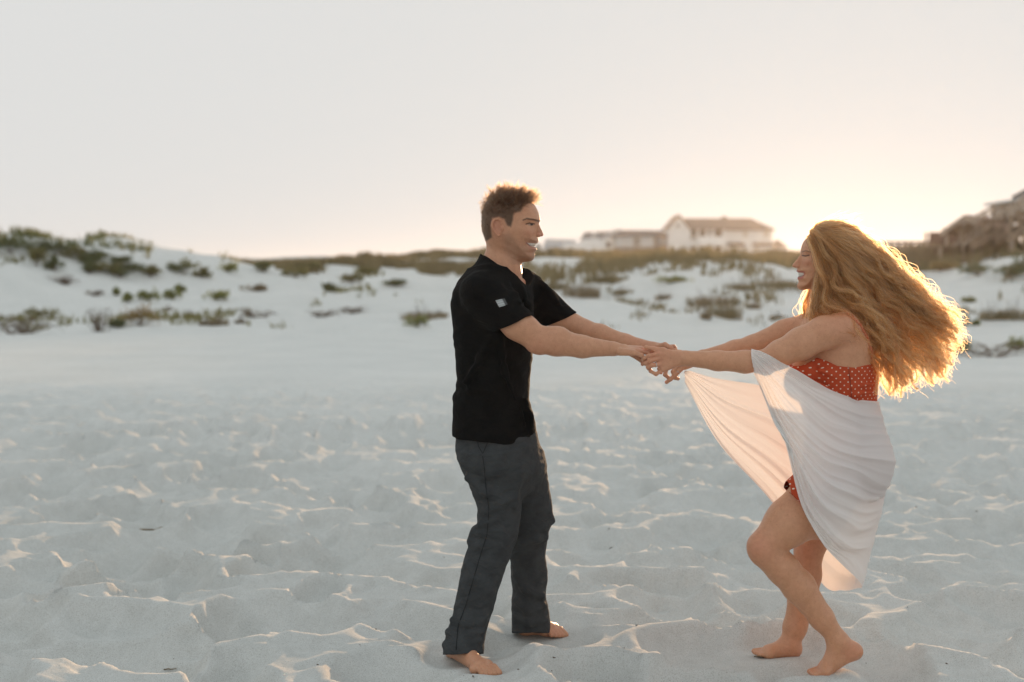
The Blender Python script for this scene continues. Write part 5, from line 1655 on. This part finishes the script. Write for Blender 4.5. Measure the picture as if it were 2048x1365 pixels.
    finger(F, [(1348, 724, 4.905), (1333, 738, 4.895), (1330, 750, 4.895), (1338, 757, 4.90)], .0088)
    finger(F, [(1346, 716, 4.91), (1328, 726, 4.905), (1318, 738, 4.905), (1322, 746, 4.91)], .0082)
    finger(F, [(1380, 712, 4.895), (1362, 706, 4.885), (1349, 702, 4.884), (1338, 700, 4.888)], .0098, .75, .008)
    # near leg: thigh forward, knee bent, on tiptoe
    chain(F, [W(1694, 930, 4.69), W(1640, 985, 4.66), W(1578, 1046, 4.625), W(1526, 1094, 4.60)], [.094, .093, .083, .0545], .03)
    F.put(ball(W(1519, 1096, 4.60), (.036, .044, .046)), .03)
    chain(F, [W(1532, 1108, 4.60), W(1566, 1138, 4.605), W(1598, 1174, 4.61), W(1643, 1236, 4.615), W(1674, 1278, 4.615)], [.0535, .0575, .058, .043, .033], .02)
    F.put(ball(W(1640, 1052, 4.655), (.06, .06, .05)), .05)
    heel, anb = W(1708, 1303, 4.615), W(1676, 1290, 4.61)
    bl = W(1650, 1350, 4.60); bl[2] = max(bl[2], .022)
    F.put(cone(W(1674, 1278, 4.615), heel, .031, .0265), .02); F.put(cone(heel, bl, .027, .0215), .025); F.put(cone(anb, bl, .032, .021), .03)
    wd = np.array([.22, .975, 0])
    F.put(cone(bl - wd * .028, bl + wd * .030, .0185, .0195), .02)
    d = np.array([-.95, -.22, -.1]); d /= np.linalg.norm(d)
    for o, L, rr in ((.030, .060, .0115), (.013, .058, .0088), (-.001, .052, .0084), (-.014, .045, .008), (-.026, .037, .0076)):
        a = bl + wd * o; b = a + d * L * .55 + [0, 0, -.004]; c = a + d * L + [0, 0, -.006]; b[2] = max(b[2], .011); c[2] = max(c[2], .009)
        F.put(cone(a, b, rr * 1.1, rr), .006); F.put(cone(b, c, rr, rr * .92), .003)
    # far leg
    chain(F, [W(1696, 930, 4.85), W(1655, 1020, 4.86), W(1618, 1100, 4.86)], [.09, .08, .054], .03)
    chain(F, [W(1618, 1100, 4.86), W(1612, 1150, 4.87), W(1606, 1195, 4.875), W(1590, 1255, 4.87), W(1580, 1290, 4.865)], [.052, .056, .055, .043, .0345], .02)
    hl = W(1586, 1312, 4.862); b2 = W(1538, 1314, 4.85); b2[2] = .012; hl[2] = .020
    F.put(cone(W(1580, 1290, 4.865), hl, .033, .029), .02); F.put(cone(hl, b2, .03, .021), .02); F.put(cone(W(1576, 1292, 4.86), b2, .032, .02), .03)
    wd = np.array([.1, .99, 0]); d = np.array([-.98, .05, -.1])
    F.put(cone(b2 - wd * .028, b2 + wd * .030, .0175, .019), .02)
    for o, L, rr in ((.030, .055, .0115), (.013, .055, .0088), (-.001, .05, .0084), (-.014, .043, .008), (-.026, .036, .0076)):
        a = b2 + wd * o; b = a + d * L * .55; c = a + d * L; b[2] = max(b[2], .008)
        F.put(cone(a, b, rr * 1.1, rr), .006); F.put(cone(b, c, rr, rr * .92), .003)
    P, Q = F.mesh()
    P = relax(P, Q, 1)
    base = np.tile(np.array([0.61, 0.315, 0.185]), (len(P), 1))
    u, v, w = Hd.uvw(P)
    hm = ((v < 600) & (u < 1720) & (u > 1575) & (P[:, 0] > xa(1560))).astype(float)
    base = mixc(base, hm * .45 * np.exp(-((u - 1606) / 10) ** 2 - ((v - 526) / 8) ** 2), (.56, .23, .16))
    base = mixc(base, hm * .4 * np.exp(-((u - 1589) / 5) ** 2 - ((v - 532) / 5) ** 2), (.55, .24, .17))
    brow = np.maximum(seg_mask(u, v, (1601, 505), (1606, 502.3), 1.2), seg_mask(u, v, (1606, 502.3), (1615, 505.8), 1.2))
    base = mixc(base, hm * .8 * brow * (np.abs(w) > 4), (.20, .095, .05))
    lash = np.maximum(seg_mask(u, v, (1601.5, 511.5), (1606, 512.8), 1.2, .6), seg_mask(u, v, (1606, 512.8), (1611, 511.3), 1.1, .6))
    base = mixc(base, hm * .95 * lash * (np.abs(w) > 6), (.06, .03, .02))
    base = mixc(base, hm * .3 * seg_mask(u, v, (1602, 508.5), (1612, 509), 1.2), (.36, .17, .11))
    lips = np.maximum.reduce([seg_mask(u, v, (1593, 543), (1603.5, 545), 1.6), seg_mask(u, v, (1595, 557), (1600, 555.8), 2.0), seg_mask(u, v, (1600, 555.8), (1604.5, 549), 1.5)])
    base = mixc(base, hm * .85 * lips, (.50, .15, .12))
    teeth = poly_mask(u, v, [(1592, 545), (1603.3, 546.2), (1603.5, 550), (1600, 553.8), (1592, 553.5)], .6)
    base = mixc(base, hm * teeth, (.66, .60, .54))
    base = mixc(base, hm * .8 * seg_mask(u, v, (1596, 554.6), (1603.6, 551), .8), (.2, .06, .05))
    scalp = poly_mask(u, v, [(1619, 470), (1622, 484), (1626, 500), (1628, 530), (1632, 560), (1650, 580), (1720, 580), (1720, 440), (1600, 440), (1606, 468)], 2.5)
    base = mixc(base, hm * scalp, (.22, .095, .035))
    hands = (P[:, 0] < xa(1345)).astype(float)
    base = mixc(base, .3 * sstep(xa(1385), xa(1325), P[:, 0]), (.62, .30, .20))
    # red toe nails
    tip = (P[:, 2] < .05) & (P[:, 0] < W(1613, 1360, 4.58)[0]) & (P[:, 1] < 4.66) & (P[:, 2] > .010)
    base = mixc(base, tip.astype(float) * .85, (.45, .02, .02))
    for (px, py, Y, rad, am) in ((1515, 1095, 4.56, .06, .45), (1534, 735, 4.62, .05, .45), (1610, 1105, 4.81, .06, .3), (1706, 1305, 4.6, .05, .5), (1640, 1352, 4.6, .05, .35), (1585, 1312, 4.85, .05, .4), (1310, 715, 4.66, .035, .4), (1680, 640, 4.6, .09, .3), (1640, 1060, 4.56, .06, .2)):
        d2 = ((P - W(px, py, Y)) ** 2).sum(1); base = mixc(base, am * np.exp(-d2 / rad ** 2), (.60, .24, .15))
    body = finish("person", P, Q, M_SKIN2, None, origin, base)
    body["label"] = "laughing woman with blowing red blonde hair, white wrap and dotted orange dress"
    body["category"] = "person"
    return body, origin, Hd

WOMAN, WO, WHEAD = build_woman()

# ---------------- dotted orange dress
def dots_material():
    m = bpy.data.materials.new("orange_dotted_crepe"); m.use_nodes = True
    n, l = m.node_tree.nodes, m.node_tree.links
    p = n["Principled BSDF"]; p.inputs["Roughness"].default_value = .8; p.inputs["Specular IOR Level"].default_value = .2
    at = n.new("ShaderNodeAttribute"); at.attribute_name = "flat_uv"          # staggered print in cloth coordinates (metres)
    sp = n.new("ShaderNodeSeparateXYZ"); l.new(at.outputs["Vector"], sp.inputs[0])
    def math_(op, a, b=None):
        x = n.new("ShaderNodeMath"); x.operation = op
        for i, q in enumerate((a, b)):
            if q is None: continue
            if isinstance(q, (int, float)): x.inputs[i].default_value = q
            else: l.new(q, x.inputs[i])
        return x.outputs[0]
    def lattice(ox, oy, sx=.0255, sy=.0255, r=.0024):
        a = math_('SUBTRACT', math_('FRACT', math_('ADD', math_('DIVIDE', sp.outputs[0], sx), ox)), .5)
        b = math_('SUBTRACT', math_('FRACT', math_('ADD', math_('DIVIDE', sp.outputs[1], sy), oy)), .5)
        d = math_('SQRT', math_('ADD', math_('POWER', math_('MULTIPLY', a, sx), 2.0), math_('POWER', math_('MULTIPLY', b, sy), 2.0)))
        return math_('LESS_THAN', d, r)
    dot = math_('MAXIMUM', lattice(0, 0), lattice(.5, .5))
    t = n.new("ShaderNodeTexNoise"); t.inputs["Scale"].default_value = 18
    r = n.new("ShaderNodeValToRGB"); r.color_ramp.elements[0].color = (.42, .058, .022, 1); r.color_ramp.elements[1].color = (.56, .088, .034, 1)
    l.new(t.outputs["Fac"], r.inputs["Fac"])
    mx = n.new("ShaderNodeMixRGB"); l.new(dot, mx.inputs[0]); l.new(r.outputs["Color"], mx.inputs[1]); mx.inputs[2].default_value = (.80, .70, .58, 1)
    l.new(mx.outputs[0], p.inputs["Base Color"])
    tc = n.new("ShaderNodeTexCoord"); t3 = n.new("ShaderNodeTexNoise"); t3.inputs["Scale"].default_value = 700; l.new(tc.outputs["Object"], t3.inputs["Vector"])
    b = n.new("ShaderNodeBump"); b.inputs["Strength"].default_value = .15; b.inputs["Distance"].default_value = .002
    l.new(t3.outputs["Fac"], b.inputs["Height"]); l.new(b.outputs["Normal"], p.inputs["Normal"])
    return m

def build_dress():
    F = Field(axis((W(1560, 900, YW)[0], W(1790, 900, YW)[0], .0034)), axis((4.52, 5.02, .0034)), axis((row_z(1020, YW), row_z(690, YW), .0032)))
    woman_torso(F, .0045)
    F.put(cone(W(1694, 925, 4.69), W(1592, 1018, 4.635), .102, .096), .03)
    F.put(cone(W(1696, 925, 4.85), W(1648, 1020, 4.86), .106, .10), .03)
    # gathers and drag lines in the bodice
    for a, b in (((1602, 752), (1655, 775)), ((1612, 768), (1668, 786)), ((1640, 740), (1692, 760)), ((1700, 775), (1745, 768)), ((1705, 790), (1746, 784))):
        F.put(cone(W(*a, 4.632), W(*b, 4.63), .006, .004), .02)
    c = np.array([[1560, 736], [1598, 730], (1629, 714.5), (1648, 721), (1664, 729.5), (1700, 733), (1730, 725), (1752, 716), (1790, 710)], float)
    cx = np.array([W(q[0], q[1], 4.70)[0] for q in c]); cz = np.array([W(q[0], q[1], 4.70)[2] for q in c])
    n = np.array([-.73, -.685]); pt = W(1578, 985, 4.64)
    def trim(D, X, Y, Z):
        D = np.maximum(D, Z - np.interp(X.ravel(), cx, cz).reshape(X.shape))
        pl = (X - pt[0]) * n[0] + (Z - pt[2]) * n[1]
        return np.maximum(D, pl)
    F.whole(trim)
    P, Q = F.mesh()
    return relax(P, Q, 2), Q
P, Q = build_dress()
M_DRESS = dots_material()
DRESS = finish("dress", P, Q, M_DRESS, WOMAN, WO, label="orange red dress with small cream dots")
ct = W(1690, 800, YW)
ang_ = np.arctan2(P[:, 1] - YW, P[:, 0] - ct[0])
a = DRESS.data.attributes.new("flat_uv", 'FLOAT_VECTOR', 'POINT')
fuv = np.stack([np.unwrap(ang_) * 0 + ang_ * .145 + .3 * 0, P[:, 2], 0 * ang_], 1).astype(np.float32)
a.data.foreach_set("vector", fuv.ravel())
bvd = bvh_of(DRESS); bvw = bvh_of(WOMAN)
# side zip, shoulder strap
M_ZIP = mat("zip_tape", (.22, .03, .015), .6, var=.2, scale=200)
b = MB(); b.tube(on_surface(bvd, WO, [(1697, 733), (1699, 752), (1702, 775), (1703, 795)]), .0013, .0013, 5); add_obj("zip", b.mesh("zip", True), M_ZIP, DRESS)
M_STRAP = mat("strap_cloth", (.50, .08, .03), .8, col2=(.66, .30, .18), scale=160)
sp_ = on_surface(bvw, WO, [(1684, 618), (1702, 632), (1722, 652), (1736, 678), (1743, 700), (1744, 718)], 30, .003)
b = MB(); b.tube(sp_, .0048, .0048, 6); add_obj("shoulder_strap", b.mesh("shoulder_strap", True), M_STRAP, DRESS)

# rings on her fingers
M_SILVER = mat("silver", (.75, .73, .70), .25); M_SILVER.node_tree.nodes["Principled BSDF"].inputs["Metallic"].default_value = 1
def finger_ring(a, b, t, r):
    a, b = W(*a), W(*b); c = a + (b - a) * t - WO; d = (b - a) / np.linalg.norm(b - a)
    x = np.cross(d, [0, 0, 1]); x /= np.linalg.norm(x); y = np.cross(d, x)
    pts = [c + r * (math.cos(q) * x + math.sin(q) * y) for q in np.linspace(0, 2 * math.pi, 17)]
    m_ = MB(); m_.tube(pts, .0013, .0013, 6); add_obj("ring", m_.mesh("ring", True), M_SILVER, WOMAN)
finger_ring((1320, 729, 4.666), (1304, 731, 4.656), .55, .0088); finger_ring((1366, 735, 4.895), (1350, 751, 4.885), .65, .0094)

# ---------------- white wrap
def catmull(C, n):
    C = np.asarray(C, float); k = len(C); out = []
    Pd = np.vstack([2 * C[:1] - C[1:2], C, 2 * C[-1:] - C[-2:-1]])
    for t in np.linspace(0, k - 1 - 1e-6, n):
        i = int(t); q = t - i; p0, p1, p2, p3 = Pd[i], Pd[i + 1], Pd[i + 2], Pd[i + 3]
        out.append(.5 * (2 * p1 + (p2 - p0) * q + (2 * p0 - 5 * p1 + 4 * p2 - p3) * q * q + (3 * p1 - p0 - 3 * p2 + p3) * q ** 3))
    return np.array(out)

NEAR = [[(1503, 698, 4.625), (1530, 707, 4.583), (1575, 734, 4.578), (1640, 771, 4.600), (1700, 796, 4.625), (1749, 805, 4.735)],
        [(1502, 706, 4.600), (1528, 726, 4.578), (1577, 770, 4.568), (1645, 822, 4.588), (1710, 848, 4.61), (1759, 860, 4.735)],
        [(1503, 716, 4.592), (1528, 746, 4.578), (1573, 810, 4.558), (1645, 880, 4.568), (1715, 905, 4.585), (1774, 915, 4.745)],
        [(1505, 726, 4.592), (1531, 768, 4.580), (1574, 850, 4.550), (1645, 932, 4.545), (1715, 955, 4.575), (1768, 962, 4.745)],
        [(1507, 734, 4.598), (1535, 792, 4.580), (1580, 892, 4.535), (1643, 988, 4.520), (1712, 1018, 4.570), (1765, 1005, 4.735)],
        [(1508, 740, 4.606), (1538, 806, 4.585), (1586, 925, 4.518), (1630, 1030, 4.508), (1690, 1085, 4.545), (1746, 1072, 4.700)],
        [(1507, 744, 4.615), (1536, 806, 4.588), (1572, 895, 4.528), (1602, 1010, 4.505), (1646, 1092, 4.518), (1720, 1166, 4.640)]]
FAR = [[(1740, 812, 4.88), (1690, 808, 4.935), (1620, 795, 4.965), (1520, 772, 4.96), (1430, 757, 4.935), (1369, 738, 4.905)],
       [(1752, 865, 4.89), (1690, 865, 4.975), (1620, 848, 4.985), (1530, 815, 4.975), (1440, 785, 4.945), (1369, 742, 4.902)],
       [(1760, 915, 4.91), (1690, 915, 4.985), (1620, 890, 5.005), (1535, 852, 4.985), (1445, 810, 4.95), (1369, 746, 4.90)],
       [(1758, 962, 4.91), (1695, 965, 4.985), (1625, 938, 5.005), (1540, 890, 4.985), (1447, 833, 4.955), (1370, 750, 4.90)],
       [(1754, 1010, 4.91), (1700, 1030, 4.98), (1632, 1000, 5.0), (1545, 930, 4.985), (1447, 855, 4.955), (1370, 755, 4.90)],
       [(1738, 1088, 4.89), (1697, 1108, 4.965), (1640, 1070, 4.985), (1550, 972, 4.985), (1445, 872, 4.955), (1370, 760, 4.90)],
       [(1714, 1177, 4.79), (1682, 1180, 4.90), (1642, 1164, 4.95), (1548, 1010, 4.975), (1438, 888, 4.95), (1370, 766, 4.90)]]

def build_wrap():
    ns, ntt = 330, 170
    rows = [catmull(NEAR[i] + FAR[i], ns) for i in range(7)]
    R = np.stack([catmull(np.stack([rows[i][j] for i in range(7)]), ntt) for j in range(ns)], 0)      # (ns, nt, 3) in pixels/depth
    V = np.empty_like(R)
    for j in range(ns):
        for t in range(ntt): V[j, t] = W(*R[j, t])
    ds = np.gradient(V, axis=0); dt = np.gradient(V, axis=1)
    N = np.cross(ds, dt); N /= np.linalg.norm(N, axis=2)[..., None] + 1e-9
    s = np.linspace(0, 1, ns)[:, None]; t = np.linspace(0, 1, ntt)[None, :]
    sw = s + .02 * fbm(s * 6 + 0 * t, t * 5 + 0 * s, 3, 2)
    tw = t + .075 * fbm(s * 4 + 0 * t, t * 3.5 + 0 * s, 9, 3)
    near = 1 - sstep(.40, .52, s)
    ridge = lambda x: 1 - np.abs(np.sin(math.pi * x)) ** .8 * 1.0
    amp_n = (.25 + .75 * sstep(.0, .12, s)) * (1 - .75 * sstep(.36, .47, s))
    f1 = ridge(tw * 8.0 + .7 * s) * .011 + ridge(tw * 15.0 - 1.0 * s + .3) * .006 + ridge(tw * 27 + 2 * s) * .0018
    f1 = f1 * (.45 + 1.1 * vnoise(s * 5 + 0 * t, t * 9 + 0 * s, 21))
    # scalloped drape folds low on the hip
    low = sstep(.5, .8, t) * sstep(.12, .25, s) * (1 - sstep(.44, .52, s))
    f1 = f1 + low * .010 * ridge(tw * 12 - 2.5 * s)
    f2 = (np.sin(2 * math.pi * (tw * 3.2 + .4 * s)) * .5 + .5 * ridge(tw * 6.5 + .2)) * .016
    amp_f = sstep(.50, .65, s) * (1 - .75 * sstep(.80, 1.0, s))
    disp = near * amp_n * f1 + amp_f * f2 + .003 * np.sin(2 * math.pi * (tw * 9 + s * 2)) * (1 - near)
    # outwards on the near side is towards the camera
    sign = np.where(N[..., 1] < 0, 1.0, -1.0)
    sign = np.where(np.broadcast_to(s, sign.shape) > .5, -sign, sign)
    V = V + N * (disp * sign)[..., None]
    V = V.reshape(-1, 3) - WO
    shift = np.zeros_like(V); dflat = np.broadcast_to(disp, (ns, ntt)).ravel()
    for bv in (bvd, bvw):
        for q in range(len(V)):
            loc, nrm, _, dist = bv.find_nearest(Vector(V[q]), .06)
            if loc is None: continue
            dv = V[q] - np.array(loc); sd = dv @ np.array(nrm)
            clr = .006 + float(dflat[q]) * .9
            if sd < clr:
                sh = np.array(loc) + np.array(nrm) * clr - V[q]
                if sh @ sh > shift[q] @ shift[q]: shift[q] = sh
    sg = shift.reshape(ns, ntt, 3)
    nz = (np.abs(sg).sum(2, keepdims=True) > 0)
    sm = sg.copy()
    for _ in range(10):
        pd = np.pad(sm, ((1, 1), (1, 1), (0, 0)), mode='edge')
        avg = (pd[:-2, 1:-1] + pd[2:, 1:-1] + pd[1:-1, :-2] + pd[1:-1, 2:]) / 4
        sm = np.where(nz, np.where(np.linalg.norm(avg, axis=2, keepdims=True) > np.linalg.norm(sg, axis=2, keepdims=True), avg, sg), avg)
    V = V + sm.reshape(-1, 3)
    i = np.arange(ns * ntt).reshape(ns, ntt)
    Fq = np.stack([i[:-1, :-1], i[:-1, 1:], i[1:, 1:], i[1:, :-1]], -1).reshape(-1, 4)
    return new_mesh("wrap", V, Fq, True)

def wrap_material():
    m = bpy.data.materials.new("white_voile"); m.use_nodes = True
    n, l = m.node_tree.nodes, m.node_tree.links
    p = n["Principled BSDF"]; p.inputs["Base Color"].default_value = (.93, .93, .92, 1); p.inputs["Roughness"].default_value = .9; p.inputs["Specular IOR Level"].default_value = .1
    tr = n.new("ShaderNodeBsdfTranslucent"); tr.inputs["Color"].default_value = (.90, .85, .82, 1)
    ts = n.new("ShaderNodeBsdfTransparent")
    a = n.new("ShaderNodeMixShader"); a.inputs[0].default_value = .34; l.new(p.outputs[0], a.inputs[1]); l.new(tr.outputs[0], a.inputs[2])
    b = n.new("ShaderNodeMixShader"); b.inputs[0].default_value = .045; l.new(a.outputs[0], b.inputs[1]); l.new(ts.outputs[0], b.inputs[2])
    l.new(b.outputs[0], n["Material Output"].inputs["Surface"])
    tc = n.new("ShaderNodeTexCoord"); t = n.new("ShaderNodeTexNoise"); t.inputs["Scale"].default_value = 900; l.new(tc.outputs["Object"], t.inputs["Vector"])
    bp = n.new("ShaderNodeBump"); bp.inputs["Strength"].default_value = .12; bp.inputs["Distance"].default_value = .002
    l.new(t.outputs["Fac"], bp.inputs["Height"]); l.new(bp.outputs["Normal"], p.inputs["Normal"])
    return m
WRAP = add_obj("wrap", build_wrap(), wrap_material(), WOMAN, label="sheer white wrap looped over the arm and round the hips")

# ---------------- long wavy hair blown back
GUIDES = [
 [(1624, 470, 4.72), (1650, 500, 4.690), (1676, 545, 4.682), (1708, 595, 4.675), (1757, 662, 4.68), (1800, 732, 4.69), (1832, 772, 4.70)],
 [(1630, 462, 4.73), (1670, 482, 4.697), (1710, 530, 4.688), (1750, 590, 4.69), (1800, 640, 4.70), (1855, 690, 4.72), (1892, 726, 4.73)],
 [(1640, 455, 4.76), (1685, 462, 4.745), (1740, 505, 4.735), (1790, 560, 4.74), (1840, 610, 4.75), (1885, 640, 4.76), (1916, 658, 4.77)],
 [(1655, 452, 4.80), (1700, 464, 4.81), (1755, 508, 4.82), (1805, 558, 4.83), (1848, 610, 4.84), (1888, 668, 4.84), (1905, 705, 4.85)],
 [(1662, 457, 4.825), (1708, 488, 4.845), (1755, 550, 4.86), (1797, 620, 4.87), (1835, 690, 4.87), (1858, 740, 4.87), (1862, 768, 4.87)],
 [(1622, 482, 4.715), (1641, 520, 4.688), (1662, 565, 4.68), (1708, 612, 4.655), (1750, 676, 4.655), (1780, 738, 4.66), (1797, 778, 4.67)],
 [(1618, 474, 4.77), (1640, 454, 4.762), (1682, 455, 4.755), (1732, 490, 4.75), (1782, 545, 4.75), (1835, 602, 4.76), (1880, 655, 4.77)],
 [(1692, 558, 4.72), (1724, 615, 4.69), (1753, 676, 4.665), (1766, 728, 4.66), (1770, 765, 4.67), (1768, 785, 4.68)],
 [(1702, 510, 4.77), (1740, 560, 4.76), (1780, 630, 4.76), (1810, 690, 4.77), (1826, 740, 4.77), (1812, 776, 4.77)],
 [(1698, 490, 4.82), (1735, 535, 4.845), (1780, 600, 4.86), (1830, 650, 4.87), (1870, 700, 4.88), (1880, 730, 4.88)],
 [(1624, 476, 4.72), (1641, 520, 4.690), (1647, 560, 4.684), (1641, 592, 4.675), (1640, 612, 4.668), (1650, 622, 4.655), (1668, 618, 4.648)],
 [(1623, 478, 4.725), (1637, 515, 4.696), (1639, 552, 4.690), (1630, 590, 4.685), (1622, 620, 4.675), (1616, 640, 4.66), (1608, 654, 4.645)],
 [(1640, 474, 4.83), (1640, 515, 4.85), (1632, 560, 4.85), (1617, 600, 4.84), (1614, 632, 4.84), (1612, 652, 4.85)],
 [(1624, 474, 4.715), (1640, 510, 4.684), (1658, 556, 4.676), (1662, 596, 4.668), (1686, 610, 4.645), (1728, 632, 4.62), (1762, 688, 4.64)],
]
WEIGHT = np.array([1.3, 1.4, 1.3, 1.0, .9, 1.3, 1.0, .8, 1.0, .8, .9, .7, .35, 1.0]); WEIGHT /= WEIGHT.sum()
NEIGH = {0: (1, 5, 13), 1: (0, 2), 2: (1, 6, 3), 3: (2, 4), 4: (3, 9), 5: (0, 13, 7), 6: (2,), 7: (5, 8), 8: (7, 9), 9: (4, 8), 10: (11, 13), 11: (10,), 12: (12,), 13: (10, 5)}

def build_woman_hair():
    r = np.random.default_rng(12)
    m = 30
    GW = []
    for g_ in GUIDES:
        c = catmull([W(*q) for q in g_], m); GW.append(c)
    GW = np.array(GW)
    nc, per = 270, 36
    S = []
    tt = np.linspace(0, 1, m)[:, None]
    for c in range(nc):
        gi = r.choice(len(GUIDES), p=WEIGHT); gj = r.choice(NEIGH[gi]); lam = r.random() * .6
        path = GW[gi] * (1 - lam) + GW[gj] * lam
        L = .66 + .36 * r.random() ** .6 if gi not in (10, 11, 12) else .75 + .3 * r.random()
        # resample to a shorter or slightly longer length
        ti = np.clip(tt[:, 0] * L, 0, 1.0) * (m - 1); i0 = np.minimum(ti.astype(int), m - 2); fr = (ti - i0)[:, None]
        path = path[i0] * (1 - fr) + path[i0 + 1] * fr
        front = gi in (10, 11, 12)
        off = r.normal(size=3) * np.array([.010, .010, .010]) * ((.35 + .3 * tt) if front else (.7 + 1.5 * tt))
        path = path + off
        T = np.gradient(path, axis=0); T /= np.linalg.norm(T, axis=1)[:, None]
        A = np.cross(T, [0, 1.0, 0]); A /= np.linalg.norm(A, axis=1)[:, None] + 1e-9; B = np.cross(T, A)
        arc = np.r_[0, np.cumsum(np.linalg.norm(np.diff(path, axis=0), axis=1))][:, None]
        wl = .095 + .08 * r.random(); ph = r.random() * 6.28; am = (.004 + .008 * r.random()) * sstep(.10, .45, tt) * (.6 if front else 1)
        path = path + A * am * np.sin(2 * math.pi * arc / wl + ph) + B * am * .8 * np.cos(2 * math.pi * arc / wl + ph + .5)
        for k in range(per):
            o = r.normal(size=2); w = (.0038 + .0022 * np.sin(math.pi * np.clip(tt * 1.05, 0, 1)) - .0012 * tt) * (.7 + .6 * r.random())
            wl2 = .04 + .05 * r.random(); fz = .0016 * tt * r.normal()
            p = path + A * (w * o[0] + fz * np.sin(2 * math.pi * arc / wl2 + r.random() * 6.28)) + B * (w * o[1] + fz * np.cos(2 * math.pi * arc / wl2))
            if r.random() < (.05 if front else .14):      # fly-aways
                p = p + (r.normal(size=3) * np.array([.02, .02, .022]))[None, :] * tt ** 1.5 + A * .008 * tt * np.sin(2 * math.pi * arc / .06 + r.random() * 6)
            S.append(p)
    # fine halo of loose hairs above and behind
    for q in range(620):
        gi = r.choice([2, 3, 4, 9, 6, 1]); gj = r.choice(NEIGH[gi]); lam = r.random()
        path = GW[gi] * (1 - lam) + GW[gj] * lam
        arc = np.r_[0, np.cumsum(np.linalg.norm(np.diff(path, axis=0), axis=1))][:, None]
        T = np.gradient(path, axis=0); T /= np.linalg.norm(T, axis=1)[:, None]
        A = np.cross(T, [0, 1.0, 0]); A /= np.linalg.norm(A, axis=1)[:, None] + 1e-9
        if A[m // 2][2] < 0: A = -A
        rise = abs(r.normal()) * .030 * sstep(.1, .7, tt)
        p = path + A * (rise + .010 * sstep(.2, .6, tt) * np.sin(2 * math.pi * arc / (.05 + .07 * r.random()) + 6.28 * r.random()))
        p = p + r.normal(size=3)[None, :] * np.array([.008, .02, .008]) * tt + np.array([0, .010, 0]) * np.cos(2 * math.pi * arc / .08) * tt
        S.append(p)
    S = np.array(S)
    # layer that follows the scalp so that no skin shows between the locks
    me = WOMAN.data; n = len(me.vertices); co = np.empty(3 * n, np.float32); me.vertices.foreach_get("co", co); co = co.reshape(-1, 3).astype(float) + WO
    u, v, w = WHEAD.uvw(co)
    reg = poly_dist([(1619, 470), (1622, 484), (1626, 500), (1628, 530), (1632, 560), (1650, 575), (1720, 575), (1720, 440), (1600, 440), (1606, 468)], u, v)
    ok = np.where((reg > 0) & (np.abs(w) < 60) & (v < 575))[0]
    no = np.empty(3 * n, np.float32); me.vertices.foreach_get("normal", no); no = no.reshape(-1, 3).astype(float)
    pick = r.choice(ok, 2600)
    p0, nn = co[pick], no[pick]
    flow = np.array([.75, 0, -.55]) + 0 * nn; flow = flow + np.stack([0 * u[pick], 0 * u[pick], .55 * sstep(490, 460, v[pick])], 1)
    d = flow - nn * (flow * nn).sum(1)[:, None]; d /= np.linalg.norm(d, axis=1)[:, None] + 1e-9
    Ls = .10 + .08 * r.random(len(pick))
    t = np.linspace(0, 1, m)[None, :, None]
    wob = r.normal(size=p0.shape) * .01
    S2 = p0[:, None] + nn[:, None] * (.002 + .010 * np.sin(math.pi * np.minimum(t * 1.2, 1)) ) + d[:, None] * Ls[:, None, None] * t + wob[:, None] * t ** 2 + np.array([0, 0, -.03]) * t ** 2
    S = np.vstack([S, S2]) - WO
    hair_obj("hair", S, .00055, .00028, hair_material("strawberry_blonde_hair", (.31, .10, .028), .30, .40), WOMAN, "long wavy red blonde hair blown backwards")
build_woman_hair()
# ---------------------------------------------------------------- evening sea air
def build_haze():
    b = MB(); b.box(-960, 960, -90, 3160, -2.0, 16.0)
    m = bpy.data.materials.new("sea_haze"); m.use_nodes = True
    n, l = m.node_tree.nodes, m.node_tree.links
    n.remove(n["Principled BSDF"])
    v = n.new("ShaderNodeVolumePrincipled")
    v.inputs["Color"].default_value = (.93, .92, .91, 1)
    v.inputs["Density"].default_value = 0.00027
    v.inputs["Anisotropy"].default_value = 0.7
    l.new(v.outputs[0], n["Material Output"].inputs["Volume"])
    add_obj("haze", b.mesh("haze"), m, kind="stuff", label="thin pale evening sea haze over the whole beach", category="haze")
build_haze()
